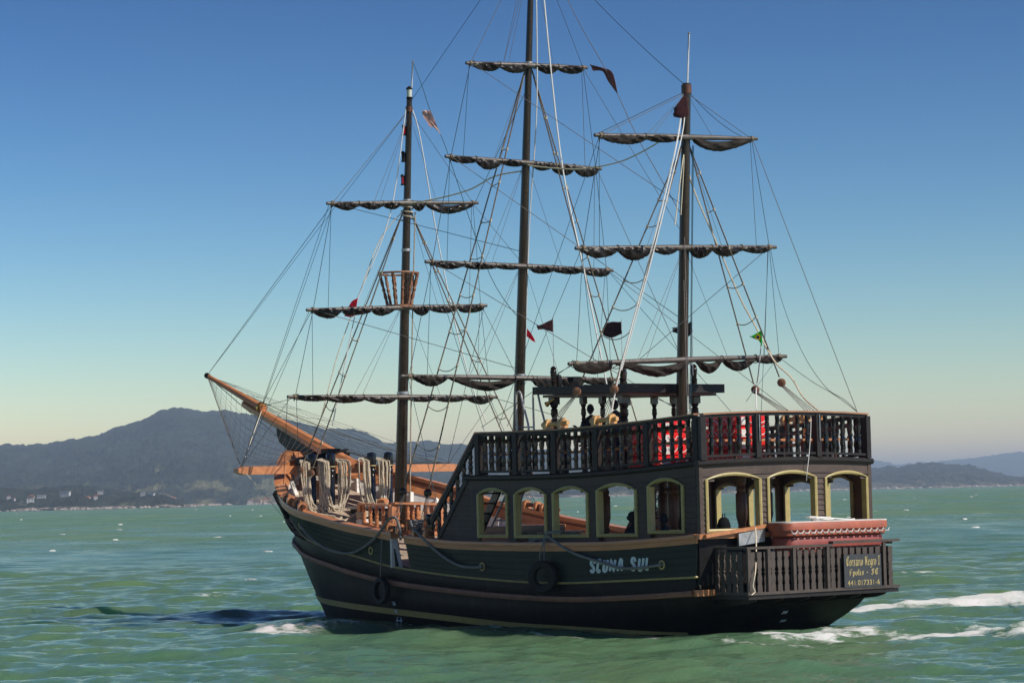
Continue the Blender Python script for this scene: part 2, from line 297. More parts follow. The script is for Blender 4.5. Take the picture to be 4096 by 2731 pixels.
def make_sea():
    q = .0026; n1_ = int(math.log(130/31.)/q); ds = 31*np.exp(q*np.arange(n1_)); q2 = .0062; ds = np.concatenate([ds, ds[-1]*np.exp(q2*np.arange(1, int(math.log(5200/130.)/q2)))]); tans = np.linspace(-.30, .30, 560)
    D, Tn = np.meshgrid(ds, tans, indexing='ij'); X = D*Tn; Y = D.copy(); Z = np.zeros_like(X); Lg = np.zeros_like(X)
    spacing = np.where(D < 130, q, q2)*D
    edge = np.clip((.30-np.abs(Tn))/.05, 0, 1)*np.clip((D-31)/3, 0, 1)*np.clip((5000-D)/1500, 0, 1)
    N = 70
    for k in range(N):
        lam = .38*(8/.38)**(k/(N-1)); ang = math.radians(-80) + rng.normal(0, .55); ph = rng.uniform(0, 2*math.pi)
        s = .050 if lam < 1.1 else .034 if lam < 2.2 else .031*(2.2/lam)**.5; a = s*lam/(2*math.pi); kx, ky = math.cos(ang)*2*math.pi/lam, math.sin(ang)*2*math.pi/lam
        att = np.clip((lam/spacing - 2.2)/3, 0, 1); wv = np.sin(kx*X + ky*Y + ph)
        wv = wv + .22*np.cos(2*(kx*X + ky*Y + ph) + math.pi) if lam > 3 else .45*wv + 1.5*(.637-np.abs(np.sin((kx*X + ky*Y + ph)/2)))
        Z += a*att*wv
        if lam > 2: Lg += a*wv
    env = .65 + .7*fbm(X/26, Y/40, 31, 3)
    Z *= env*edge
    # wake and bow wave
    w1 = [on_water(u, v) for u, v in ((3330, 2470), (3418, 2452), (3576, 2436), (3760, 2429), (3891, 2427), (4010, 2418), (4096, 2424), (4300, 2420))]
    w2 = [on_water(u, v) for u, v in ((3110, 2560), (3300, 2562), (3405, 2540), (3596, 2550), (3720, 2554), (3891, 2549), (4016, 2536), (4110, 2548))]
    w3 = [on_water(u, v) for u, v in ((2640, 2556), (2860, 2568), (3104, 2585), (3240, 2590))]
    bw = [on_water(u, v) for u, v in ((1050, 2540), (1120, 2530), (1190, 2538), (1260, 2520), (1400, 2512))]
    hs = [on_water(u, v) for u, v in ((1290, 2452), (1420, 2475), (1590, 2500), (1800, 2522), (2080, 2545), (2400, 2553), (2720, 2546))]
    d1, t1 = seg_dist(X, Y, w1); d2, t2 = seg_dist(X, Y, w2); d3, t3 = seg_dist(X, Y, w3); d4, t4 = seg_dist(X, Y, bw); d5, t5 = seg_dist(X, Y, hs, 1.)
    lump = fbm(X*.9, Y*.45, 77, 4, .6)
    wd1 = .5 + .75*t1; wd2 = .62 + .35*t2
    Z += edge*(.22*(.35+t1)*np.exp(-(d1/(wd1*1.2))**2)*(lump+.3) + .20*(.4+t2)*np.exp(-(d2/(wd2))**2)*(lump+.2) + .16*np.exp(-(d4/.9)**2)*(lump+.3) + .07*np.exp(-(d5/.6)**2)*lump)
    Z += .28*np.exp(-(seg_dist(X, Y, [on_water(3996, 2540), on_water(4090, 2545)])[0]/.55)**2)*lump
    foam = np.zeros_like(X)
    foam = np.maximum(foam, (.92*np.exp(-(d1/wd1)**2))*(.62+.7*lump)*np.clip(t1*7+.15, 0, 1))
    foam = np.maximum(foam, (.80*np.exp(-(d2/wd2)**2))*(.42+1.0*lump))
    foam = np.maximum(foam, .5*np.exp(-(d3/.8)**2)*(.4+lump))
    foam = np.maximum(foam, .60*np.exp(-(d4/.8)**2)*(.45+lump))
    foam = np.maximum(foam, .62*np.exp(-(d5/.32)**2)*(.3+lump))
    sp = seg_dist(X, Y, [on_water(3990, 2540), on_water(4080, 2544)])[0]; foam = np.maximum(foam, .8*np.exp(-(sp/.7)**2)*(.5+lump))
    # scattered whitecaps on the steep crests
    sg = Lg.std(); gate = fbm(X/5., Y/9., 55, 2); gate2 = vnoise(X/2.2, Y/3.0, 91)
    wc = np.clip((Lg/sg - 1.15)*1.2, 0, 1)*np.clip((gate-.56)*9, 0, 1)*np.clip((gate2-.45)*4, 0, 1)
    far = np.clip((D-60)/120, 0, 1)
    foam = np.maximum(foam, wc*(.46+.34*far))
    mid = [((a[0]+b_[0])/2, (a[1]+b_[1])/2) for a, b_ in zip(w1[1:7], w2[1:7])]
    dm, tm = seg_dist(X, Y, mid); calm = .75*np.exp(-(dm/(.9+.6*tm))**4)
    foam = np.where(foam > .66, .66 + (foam-.66)*.4, foam)
    m = make_sea_material()
    o = grid_mesh('sea', X, Y, Z, m, {'foam': foam, 'calm': calm, 'chop': (.06 + .38*np.clip(np.log(D/70)/math.log(500/70.), 0, 1))*(.15 + 1.55*fbm(X/9 + 3, Y/24, 61, 5, .65))})
    tag(o, kind='structure')
    # the rest of the sea round the fan, joined to it at the rim
    me = o.data; bm = bmesh.new(); bm.from_mesh(me); R, C = X.shape; bm.verts.ensure_lookup_table()
    L = [bm.verts[i*C] for i in range(0, R)]; Rr = [bm.verts[i*C + C-1] for i in range(0, R)]; Bk = [bm.verts[(R-1)*C + j] for j in range(C)]; Fr = [bm.verts[j] for j in range(C)]
    BIG = 42000
    fl = bm.verts.new((-BIG, BIG, 0)); fr = bm.verts.new((BIG, BIG, 0)); nl = bm.verts.new((-BIG, -BIG, 0)); nr = bm.verts.new((BIG, -BIG, 0))
    for i in range(C-1): bm.faces.new((Bk[i], Bk[i+1], fr if i >= C//2 else fl))
    bm.faces.new((Bk[C//2], fr, fl))
    for i in range(R-1):
        bm.faces.new((L[i], L[i+1], fl)); bm.faces.new((Rr[i+1], Rr[i], fr))
    bm.faces.new((L[0], fl, nl)); bm.faces.new((Rr[0], nr, fr))
    for i in range(C-1): bm.faces.new((Fr[i+1], Fr[i], nl if i < C//2 else nr))
    bm.faces.new((Fr[C//2], nl, nr))
    bm.normal_update()
    for f in bm.faces:
        if f.normal.z < 0: f.normal_flip()
    bm.to_mesh(me); bm.free(); me.update()
make_sea()

# breaking crests scattered over the open water
def make_whitecaps():
    mb = MB(); R = random.Random(5)
    for k in range(90):
        d = 95*math.exp(R.random()**.8*math.log(1700/95.)); tn = R.uniform(-.26, .26); x, y = d*tn, d; wd = R.uniform(.08, .28)*(1 + d/600); ht = R.uniform(.02, .06)*(1+d/500.)
        if 1.0 < x < 16 and y < 75: continue
        n = 7; A_ = []; B_ = []; C_ = []
        for i in range(n):
            t = i/(n-1); e = math.sin(math.pi*t)**.7; xx = x + (t-.5)*wd*2; yy = y + R.uniform(-.1, .1) + .3*math.sin(3*t+k)
            A_.append((xx, yy-.12-.3*e, -.02)); B_.append((xx, yy, .05+ht*e*R.uniform(.7, 1.2))); C_.append((xx, yy+.35, -.02))
        mb.loft([A_, B_, C_], closed=False)
    o = mb.build('whitecaps', mat('sea_foam', (.6, .61, .58), .8, var=.12, scale=3)); tag(o, 'small white breaking crests scattered over the open water', 'whitecaps', kind='stuff')
make_whitecaps()

# ------------------------------------------------------------------ hills across the water
def make_hill_material(name, forest, grass, rock, patch=.62):
    m = bpy.data.materials.new(name); m.use_nodes = True; n = m.node_tree.nodes; l = m.node_tree.links; b = n['Principled BSDF']; b.inputs['Roughness'].default_value = .95; b.inputs['Specular IOR Level'].default_value = .1
    g = n.new('ShaderNodeNewGeometry')
    mpg = n.new('ShaderNodeMapping'); mpg.inputs['Scale'].default_value = (1, .24, .8); l.new(g.outputs['Position'], mpg.inputs[0])
    def nz(s, d): z = n.new('ShaderNodeTexNoise'); z.inputs['Scale'].default_value = s; z.inputs['Detail'].default_value = d; l.new(mpg.outputs[0], z.inputs[0]); return z
    a = nz(.035, 6); p = nz(.03, 5)
    r1 = n.new('ShaderNodeValToRGB'); r1.color_ramp.elements[0].position = .34; r1.color_ramp.elements[0].color = (*[c*.5 for c in forest], 1); r1.color_ramp.elements[1].position = .68; r1.color_ramp.elements[1].color = (*[c*1.6 for c in forest], 1); l.new(a.outputs[0], r1.inputs[0])
    at = n.new('ShaderNodeAttribute'); at.attribute_name = 'grass'
    ad = n.new('ShaderNodeMath'); ad.operation = 'MULTIPLY'; l.new(p.outputs[0], ad.inputs[0]); l.new(at.outputs['Fac'], ad.inputs[1])
    mr = n.new('ShaderNodeMapRange'); mr.inputs[1].default_value = patch-.06; mr.inputs[2].default_value = patch+.04; l.new(ad.outputs[0], mr.inputs[0])
    mx = n.new('ShaderNodeMix'); mx.data_type = 'RGBA'; l.new(mr.outputs[0], mx.inputs[0]); l.new(r1.outputs[0], mx.inputs['A']); mx.inputs['B'].default_value = (*grass, 1)
    ar = n.new('ShaderNodeAttribute'); ar.attribute_name = 'rock'
    m2 = n.new('ShaderNodeMix'); m2.data_type = 'RGBA'; l.new(ar.outputs['Fac'], m2.inputs[0]); l.new(mx.outputs[2], m2.inputs['A']); m2.inputs['B'].default_value = (*rock, 1)
    l.new(m2.outputs[2], b.inputs['Base Color'])
    t_ = nz(.11, 4); bp = n.new('ShaderNodeBump'); bp.inputs['Strength'].default_value = 1; bp.inputs['Distance'].default_value = 9; l.new(t_.outputs[0], bp.inputs['Height']); l.new(bp.outputs[0], b.inputs['Normal']); return m
HILLS = {}
def hill(name, skyline, d0, d1, m, rough, seed, canopy, step=3.5, rows=110, steep=.8, label=None, grassy=1.0):
    us = np.arange(skyline[0][0], skyline[-1][0] + step, step); vv = np.interp(us, [p[0] for p in skyline], [p[1] for p in skyline])
    k = np.ones(9)/9; vv = np.convolve(np.pad(vv, 4, mode='edge'), k, 'valid')
    top_h = np.array([(horizon_v(u) - v)/F for u, v in zip(us, vv)])*d1 + CAMH; top_h = np.maximum(top_h, .5)
    ts = np.concatenate([np.linspace(0, 1, rows)**1.15, [1.12, 1.3]])
    T, U = np.meshgrid(ts, us, indexing='ij'); TH = np.broadcast_to(top_h, T.shape); Dd = d0 + (d1-d0)*T
    # the base line of the shore wanders a little
    Dd = Dd + (1-np.clip(T, 0, 1))*(fbm(U/260., U*0+3.3, seed+9, 2)-.5)*(d1-d0)*.04
    X = Dd*(U-CX)/F; prof = np.where(T <= 1, np.clip(T, 0, 1)**steep, np.maximum(0, 1-(T-1)*2.2))
    n1 = (fbm(X/(rough*4), Dd/(rough*4), seed, 5)-.5); ridge = 1-np.abs(fbm(X/(rough*3.2), Dd/(rough*3.6), seed+5, 4)*2-1)
    base = TH*prof; amp = np.sin(np.pi*np.clip(T, 0, 1))
    Z = base + amp*(n1*.30*TH + (ridge-.72)*.20*TH)
    Z = Z + canopy*(fbm(X/(canopy*2.4), Dd/(canopy*2.4), seed+20, 3)-.5)*np.clip(T*9, 0, 1)*2*np.clip(TH/12, .1, 1)
    Z[0] = -2; Z = np.where(T > 0, np.maximum(Z, .6), Z)
    Zr = Z; gr = np.clip(1.35-1.7*np.clip(T, 0, 1), 0, 1.2)*grassy; rk = np.clip((2.6-Z)/.8, 0, 1)*.7*(vnoise(X/14, Dd/9, seed+40) > .45)
    Yw = Dd
    o = grid_mesh(name, X, Yw, Zr, m, {'grass': gr, 'rock': rk}); tag(o, kind='structure'); HILLS[name] = (us, ts, X, Yw, Zr)
    return o
HM1 = make_hill_material('forest_hill', (.020, .027, .018), (.12, .115, .06), (.42, .34, .29), .66)
HM2 = make_hill_material('distant_hill', (.026, .03, .022), (.09, .085, .06), (.50, .38, .31), .6)
K = 4096/2352.
sky_main = [(-3000, 2110), (-2400, 2030), (-1800, 1930), (-1200, 1860), (-800, 1820), (-500, 1800), (-200, 1790), (0, 1779), (100, 1775), (190, 1776), (280, 1760), (400, 1738), (470, 1705), (560, 1685), (640, 1640), (700, 1634), (728, 1631), (770, 1643), (810, 1652), (850, 1643), (890, 1642), (940, 1652), (1000, 1656), (1080, 1670), (1180, 1690), (1300, 1715), (1400, 1720), (1470, 1738), (1540, 1776), (1600, 1778), (1660, 1770), (1720, 1768), (1800, 1776), (1900, 1782), (2050, 1788), (2200, 1800), (2400, 1822), (2600, 1850), (2800, 1890), (2950, 1930), (3010, 1948)]
hill('main_hill', sky_main, 2900, 4700, HM1, 130, 3, 6.5, 4.0, 140, .85)
sky_spur = [(-1500, 2075), (-1100, 2020), (-800, 1955), (-500, 1935), (-150, 1945), (0, 1951), (117, 1960), (257, 1948), (374, 1950), (468, 1968), (608, 1978), (655, 1986), (700, 2000), (748, 2018), (780, 2024)]
hill('shore_spur', sky_spur, 2150, 2650, HM1, 60, 11, 4.5, 3.2, 70, .6, grassy=.82)
sky_far = [(2400, 1930), (2700, 1890), (2900, 1870), (3100, 1850), (3300, 1846), (3484, 1843), (3582, 1857), (3640, 1854), (3700, 1849), (3819, 1841), (3957, 1825), (3996, 1813), (4096, 1811), (4300, 1800), (4700, 1830), (5500, 1870), (6300, 1884)]
hill('far_ridge', sky_far, 9500, 12500, HM2, 400, 21, 14, 5, 50, .8)
sky_right = [(2350, 1955), (2500, 1945), (2650, 1925), (2850, 1880), (3050, 1862), (3250, 1872), (3484, 1874), (3560, 1868), (3628, 1861), (3707, 1850), (3780, 1859), (3871, 1861), (3944, 1888), (4036, 1910), (4096, 1911), (4250, 1918), (4600, 1915), (5000, 1912)]
hill('right_hill', sky_right, 3900, 5000, HM2, 110, 33, 7, 3.5, 80, .75)
def terrain_hit(u, v, names=('shore_spur', 'main_hill')):
    d = ray(u, v)
    for nme in names:
        us, ts, X, Y, Z = HILLS[nme]
        if not us[0] <= u <= us[-1]: continue
        j = int(np.argmin(np.abs(us - u))); yy = Y[:, j]; zz = Z[:, j]
        lz = CAMH + d[2]/d[1]*yy
        k = np.where(zz[1:] >= lz[1:])[0]
        if len(k):
            i = k[0] + 1; return (d[0]/d[1]*yy[i], yy[i], min(zz[i], lz[i]))
    return None
# shore rocks
def make_rocks():
    mb = MB()
    for nme, n_, s0, s1 in (('shore_spur', 240, .8, 2.6), ('right_hill', 170, 1.5, 4), ('main_hill', 130, 1.2, 3.5)):
        us, ts, X, Y, Z = HILLS[nme]
        for i in range(n_):
            j = random.randrange(len(us)); i0 = 1
            if nme == 'main_hill' and not (700 < us[j] < 2200): continue
            x, y = X[i0, j], Y[i0, j] - random.uniform(-4, 6); s = random.uniform(s0, s1)
            ps_ = []
            for a, b_, c in ((1, 0, 0), (-1, 0, 0), (0, 1, 0), (0, -1, 0), (0, 0, 1), (0, 0, -1)):
                k = s*random.uniform(.7, 1.3); ps_.append((x+a*k*1.5, y+b_*k, .3+c*k*.75))
            mb.add(ps_, [(0, 2, 4), (2, 1, 4), (1, 3, 4), (3, 0, 4), (2, 0, 5), (1, 2, 5), (3, 1, 5), (0, 3, 5)])
    o = mb.build('shore_rocks', mat('pink_granite', (.34, .28, .245), .9, var=.3, scale=.3)); tag(o, 'pale pink granite boulders along the foot of the hills', 'rocks', kind='stuff')
make_rocks()
# houses on the hillside
WALLW = mat('white_house_wall', (.5, .49, .47), .8, var=.06); TILE = mat('terracotta_tile', (.46, .16, .09), .85, var=.25, scale=1); PANE = mat('dark_window_pane', (.03, .035, .045), .15, var=.1); WALLO = mat('ochre_house_wall', (.50, .33, .22), .85, var=.1)
def house(u, v, wd, dp, ht, roof, wall, rz, label, gable=True):
    P = terrain_hit(u, v)
    if P is None: return
    wd *= .38; dp *= .5; ht *= .62
    e = bpy.data.objects.new('house', None); COL.objects.link(e); e.location = (P[0], P[1], P[2] - .8); e.rotation_euler = (0, 0, rz); tag(e, label, 'house', 'houses on the hillside')
    mb = MB().box(-wd/2, wd/2, -dp/2, dp/2, -4, ht); mb.build('wall', wall, e)
    mb = MB(); o = .5; h2 = ht + (wd*.18 if gable else .35)
    if gable: mb.prism([(-wd/2-o, -dp/2-o, ht), (wd/2+o, -dp/2-o, ht), (0, -dp/2-o, h2)], (0, dp+2*o, 0))
    else: mb.box(-wd/2-o, wd/2+o, -dp/2-o, dp/2+o, ht, h2)
    mb.build('roof', roof, e)
    nw = max(2, int(wd/2.4))
    for fl in range(max(1, int(ht/2.4))):
        for i in range(nw):
            x = -wd/2 + wd*(i+.5)/nw; MB().box(x-.45, x+.45, -dp/2-.06, -dp/2+.05, fl*2.4+.7, fl*2.4+1.6).build('window', PANE, e)
hc = lambda x, y: (x*.4677, 1600 + y*.4677)
HL = [((75, 848), 9, 8, 6, TILE, WALLW, .2, 'tall white house farthest left on the low wooded shore'), ((118, 858), 6, 6, 4, TILE, WALLW, -.3, 'narrow white house just right of the farthest left house'),
      ((265, 836), 15, 9, 4, TILE, WALLO, 0, 'long ochre house with terracotta roof above three white ones'), ((258, 866), 16, 9, 5, WALLW, WALLW, .3, 'wide white house below the long terracotta roofed house'),
      ((208, 884), 9, 7, 4, WALLW, WALLW, -.2, 'small flat roofed white house lowest on the left shore'), ((355, 836), 19, 9, 5, WALLW, WALLW, .1, 'low white house with a broad pale roof near its own lawn'),
      ((560, 818), 21, 10, 7, WALLW, WALLW, -.15, 'largest white two storey house standing alone in the trees'), ((858, 808), 13, 9, 6, WALLW, WALLW, .2, 'white house topmost of the group in the middle of the shore'),
      ((835, 818), 12, 8, 3.5, TILE, WALLO, .1, 'ochre house with terracotta roof beside the topmost white house'), ((815, 846), 9, 7, 5, TILE, WALLW, .4, 'steep white house below the middle terracotta roof'),
      ((748, 846), 12, 8, 4, TILE, WALLO, -.2, 'ochre cottage left of the steep white house'), ((1222, 812), 11, 8, 5, WALLW, WALLW, .1, 'left one of two white houses at the spur end'),
      ((1296, 818), 14, 8, 5, WALLW, WALLW, -.2, 'right one of two white houses at the spur end'), ((2150, 878), 22, 12, 6, TILE, WALLW, .1, 'leftmost long terracotta roofed house near the bowsprit waterline'),
      ((2210, 874), 18, 12, 6, TILE, WALLO, -.1, 'middle terracotta roofed house near the bowsprit waterline'), ((2280, 868), 26, 12, 7, TILE, WALLO, .1, 'rightmost and widest terracotta house near the bowsprit waterline'),
      ((1465, 842), 24, 16, 2.5, TILE, WALLO, 0, 'very wide low terracotta roofed hall right of the spur')]
for (p, wd, dp, ht, rf, wl, rz, lb) in HL: house(*hc(*p), wd, dp, ht, rf, wl, rz, lb, gable=(rf is TILE))
# ------------------------------------------------------------------ the ship: form
SHIP = bpy.data.objects.new('pirate_ship', None); COL.objects.link(SHIP); SHIP.matrix_world = SHIPM
tag(SHIP, 'three-masted black and green wooden pirate ship with arched cabin windows', 'ship')
zc = pch([0,.9,2.9,4.7,7.5,9.66,10.7,12,13.2,14.7,15.3,16.1,17.8,18.85,19.3,20.1], [2.18,2.12,2.03,2.02,2.06,2.21,2.33,2.48,2.66,2.9,3.04,3.3,3.82,4.2,4.35,4.55])
zg = pch([0,2.35,4.2,5.15,7.1,8,9.5,10.5,11.9,13.5,14.9,15.5,17,18.5,19.8], [1.27,1.17,1.11,1.12,1.2,1.25,1.37,1.47,1.7,1.91,2.18,2.38,2.75,3.1,3.4])
zw = pch([0,2.1,3.9,5.6,8.5,10.2,11.6,13.2,15.4,16,16.7,18,19.2], [.93,.81,.75,.78,.92,1.04,1.2,1.43,1.73,1.86,1.93,2.1,2.3])
Bc = pch([0,2,4,6,8,10,12,14,15.1,16.1,17,18,19,19.7,20.1], [2.6,2.86,3.07,3.24,3.37,3.46,3.5,3.43,3.28,2.95,2.48,1.85,1.1,.5,.03])
Bg = pch([0,2,4,6,8,10,12,14,15.1,16.1,17,18,19,19.5,19.8], [2.6,2.84,3.04,3.2,3.32,3.4,3.42,3.2,2.93,2.55,2.1,1.45,.75,.35,.03])
Bw = pch([0,2,4,6,8,10,12,14,15.1,16.1,17,18,18.7,19.2], [2.6,2.82,3.0,3.16,3.27,3.33,3.32,3.08,2.8,2.4,1.93,1.2,.6,.03])
Bl = pch([1.0,2,4,6,8,10,12,14,15,16,17,17.7,18.1], [2.1,2.5,2.8,2.98,3.08,3.1,3.0,2.6,2.2,1.65,.95,.4,.03])
Bk_ = pch([1.8,4,8,12,15,17], [.8,1.9,2.3,1.9,.9,.03])
LV = [(1.8, 17.0, Bk_, lambda x: -1.0), (1.0, 18.1, Bl, lambda x: 0.0), (.15, 19.2, Bw, zw), (.05, 19.8, Bg, zg), (0, 20.1, Bc, lambda x: zc(x) - .19)]
def lev(i, t):
    x0, x1, B, z = LV[i]; x = x0 + (x1 - x0)*t; return (x, B(x), z(x))
TS = [0] + [1 - (1 - i/56.)**1.25 for i in range(1, 57)]
def outward(i, t):
    a = lev(i, max(0, t-.01)); b_ = lev(i, min(1, t+.01)); d = Vector((b_[0]-a[0], b_[1]-a[1], 0)).normalized(); return Vector((-d.y, d.x, 0))
def offs(p, n, d): return (p[0] + n[0]*d, p[1] + n[1]*d, p[2] + n[2]*d)
def mir(p): return (p[0], -p[1], p[2])
# hull up to the gold line
def hull():
    mb = MB()
    for sgn in (1, -1):
        rows = []
        for t in TS:
            sec = []
            for i in range(3):
                a, b_ = lev(i, t), lev(i+1, t)
                for k in range(4 if i else 3):
                    q = k/(4 if i else 3); p = lerp(a, b_, q); we = max(0., 1-t*5)*(i == 1); qe = q + (math.sin(q*math.pi/2)-q)*we; p = (a[0]+(b_[0]-a[0])*qe, a[1]+(b_[1]-a[1])*qe, p[2])
                    bul = .10*math.sin(math.pi*q)*(1 if i == 1 else .3)*math.sin(math.pi*min(1, t*1.05))*min(1, p[1])
                    sec.append((p[0], (p[1]+bul)*sgn, p[2]))
            p = lev(3, t); sec.append((p[0], p[1]*sgn, p[2])); rows.append(sec)
        mb.loft(rows, closed=False)
    # transom: port edge joined to starboard edge
    n = 12; es_ = lambda i, q: (lambda a, b_, c, r: (a[0]+(b_[0]-a[0])*r, a[1]+(b_[1]-a[1])*r, c[2]))(lev(i, 0), lev(i+1, 0), lerp(lev(i, 0), lev(i+1, 0), q), math.sin(q*math.pi/2) if i == 1 else q); e = [es_(i, k/4) for i in range(3) for k in range(4)] + [lev(3, 0)]
    rows = [[(p[0] - .1*math.sin(math.pi*j/n)*(1 if p[2] > .3 else .4), p[1]*(1-2*j/n), p[2]) for j in range(n+1)] for p in e]
    mb.loft(rows, closed=False)
    h = mb.build('hull', BLACK, SHIP, smooth=True)
    # boot stripe
    zs = pch([1.2, 4.1, 5.8, 8.4, 10.6, 13.5, 18.1], [-.02, .07, .11, .25, .36, .48, .6])
    for sgn in (1, -1):
        rows = []
        for t in TS:
            a, b_ = lev(1, t), lev(2, t); z = zs(a[0]); r = []
            for dz in (-.075, .075):
                q = (z+dz-a[2])/(b_[2]-a[2]); p = lerp(a, b_, max(0, q)); bul = .10*math.sin(math.pi*max(0, q))*math.sin(math.pi*min(1, t*1.05))*min(1, p[1])
                nn = outward(1, t); p = offs((p[0], p[1]+bul, p[2]), nn, .03); r.append((p[0], p[1]*sgn, p[2]))
            rows.append(r + [offs(r[1], (0, -sgn, 0), .05), offs(r[0], (0, -sgn, 0), .05)])
        MB().loft(rows).build('boot_stripe', OLIVE, h)
    for sgn in (1, -1):
        rows = []
        for t in TS[:-1]:
            p = lev(2, t); nn = outward(2, t); sec = []
            for o_, dz in ((-.05, -.07), (.10, -.055), (.115, 0), (.10, .055), (-.05, .075)):
                q = offs((p[0], p[1], p[2]+dz), nn, o_); sec.append((q[0], q[1]*sgn, q[2]))
            rows.append(sec)
        MB().loft(rows).build('rubbing_strake', WALE, h)
        pts = [];
        for t in TS[:-1]:
            p = offs(lev(3, t), outward(3, t), .035); pts.append((p[0], p[1]*sgn, p[2]))
        MB().tube(pts, .026, 6).build('gold_moulding', OLIVE, h)
    return h
HULL = hull()
# bulwark: inner lining and the green planks, gangway gap to port
GAP0, GAP1 = 9.66/20.1, 10.2/20.1
def tsub(t0, t1, n): return [t0 + (t1-t0)*(1-(1-i/n)**1.15) for i in range(n+1)]
def bul_pt(t, q, off, sgn):
    p = lerp(lev(3, t), lev(4, t), q); nn = outward(4, t); p = offs(p, nn, off); return (p[0], max(p[1], .01)*sgn, p[2])
def bulwark(sgn, t0, t1, n):
    ts = tsub(t0, t1, n)
    rows = [[bul_pt(t, 0, -.02, sgn), bul_pt(t, 1, -.02, sgn), bul_pt(t, 1, -.14, sgn), bul_pt(t, -.35, -.14, sgn)] for t in ts]
    mb = MB(); mb.loft(rows)
    # inner faces white, outer faces dark
    b_ = mb.build('bulwark', [WHITE], SHIP)
    for c in range(5):
        q0, q1 = c/5 + .008, (c+1)/5 - .008
        rows = [[bul_pt(t, q0, -.025, sgn), bul_pt(t, q0, .02, sgn), bul_pt(t, q1, .02, sgn), bul_pt(t, q1, -.025, sgn)] for t in ts]
        MB().loft(rows).build('plank', GREEN, b_)
    rows = [[bul_pt(t, .0, -.028, sgn), bul_pt(t, .0, .002, sgn), bul_pt(t, 1, .002, sgn), bul_pt(t, 1, -.028, sgn)] for t in ts]
    MB().loft(rows).build('seam_backing', BLACK, b_)
    # inside orange upper strake
    rows = [[bul_pt(t, .62, -.138, sgn), bul_pt(t, .62, -.165, sgn), bul_pt(t, 1, -.165, sgn), bul_pt(t, 1, -.138, sgn)] for t in ts]
    MB().loft(rows).build('inner_strake', WOOD, b_)
    # frames inside
    k = int((t1-t0)*30)
    for i in range(1, k):
        t = t0 + (t1-t0)*i/k
        if lev(4, t)[1] < .6: continue
        a, c_ = bul_pt(t, -.3, -.2, sgn), bul_pt(t, .62, -.19, sgn); MB().beam(a, c_, .1, .09, (1, 0, 0)).build('frame', WHITE, b_)
    # cap rail
    rows = []; rows2 = []
    for t in ts:
        x = 20.1*t; z = zc(x); nn = outward(4, t); p = (x, Bc(x), z)
        f = lambda o_, dz: (lambda q: (q[0], max(q[1], .02)*sgn, q[2]))(offs((p[0], p[1], p[2]+dz), nn, o_))
        rows.append([f(-.2, -.1), f(.075, -.1), f(.085, -.05), f(.075, -.005), f(.06, 0), f(-.19, 0), f(-.2, -.01)])
        rows2.append([f(-.02, -.2), f(.055, -.2), f(.062, -.104), f(-.02, -.104)])
    cp = MB().loft(rows).build('cap_rail', WOOD, SHIP, smooth=True); MB().loft(rows2).build('fascia', WOOD, cp)
bulwark(1, 0, GAP0, 34); bulwark(1, GAP1, 1, 44); bulwark(-1, 0, 1, 64)
# stem post, head knee
mb = MB(); st = [lev(i, 1) for i in (0, 1, 2, 3, 4)]
mb.loft([[(p[0]+.02, -.07, p[2]), (p[0]+.02, .07, p[2]), (p[0]+.16, .05, p[2]), (p[0]+.16, -.05, p[2])] for p in st] + [[(20.2, -.07, 4.75), (20.2, .07, 4.75), (20.4, .05, 4.75), (20.4, -.05, 4.75)]])
mb.build('stem_post', BLACK, SHIP)
knee = [on(u, v, y=0) for u, v in ((1118, 1700), (1120, 1735), (1130, 1768), (1160, 1795), (1168, 1840), (1290, 1850), (1255, 1790))]
MB().prism([(p[0], -.11, p[2]) for p in knee], (0, .22, 0)).build('head_knee', GREEN, SHIP)

# ------------------------------------------------------------------ decks
def deckz(x): return zc(x) - .78 if x > 9.5 else (zc(9.5) - .78) + (9.5-x)*-.02
def deck():
    rows = []
    xs = [7.2 + i*.32 for i in range(40)]
    for x in xs: h_ = max(.05, Bc(x) - .17); rows.append([(x, h_*k/3, deckz(x) - .03 + .09*(1-(k/3)**2)) for k in range(-3, 4)])
    d = MB().loft(rows, closed=False).build('deck', WOODD, SHIP); wdt = .2; n = 34
    for j in range(n):
        y0 = -3.4 + j*wdt; y1 = y0 + wdt - .014; sec = []
        for x in xs:
            h_ = Bc(x) - .16
            if h_ < max(abs(y0), abs(y1)) + .01: continue
            zz = lambda y: deckz(x) - .02 + .09*(1-(y/h_)**2) if h_ > 0 else deckz(x)
            sec.append([(x, y0, zz(y0)-.012), (x, y1, zz(y1)-.012), (x, y1, zz(y1)), (x, y0, zz(y0))])
        if len(sec) > 2: MB().loft(sec).build('deck_plank', DECK, d)
deck()
MB().box(.25, 7.3, -2.6, 2.6, 1.14, 1.2).build('cabin_floor', WOODD, SHIP)

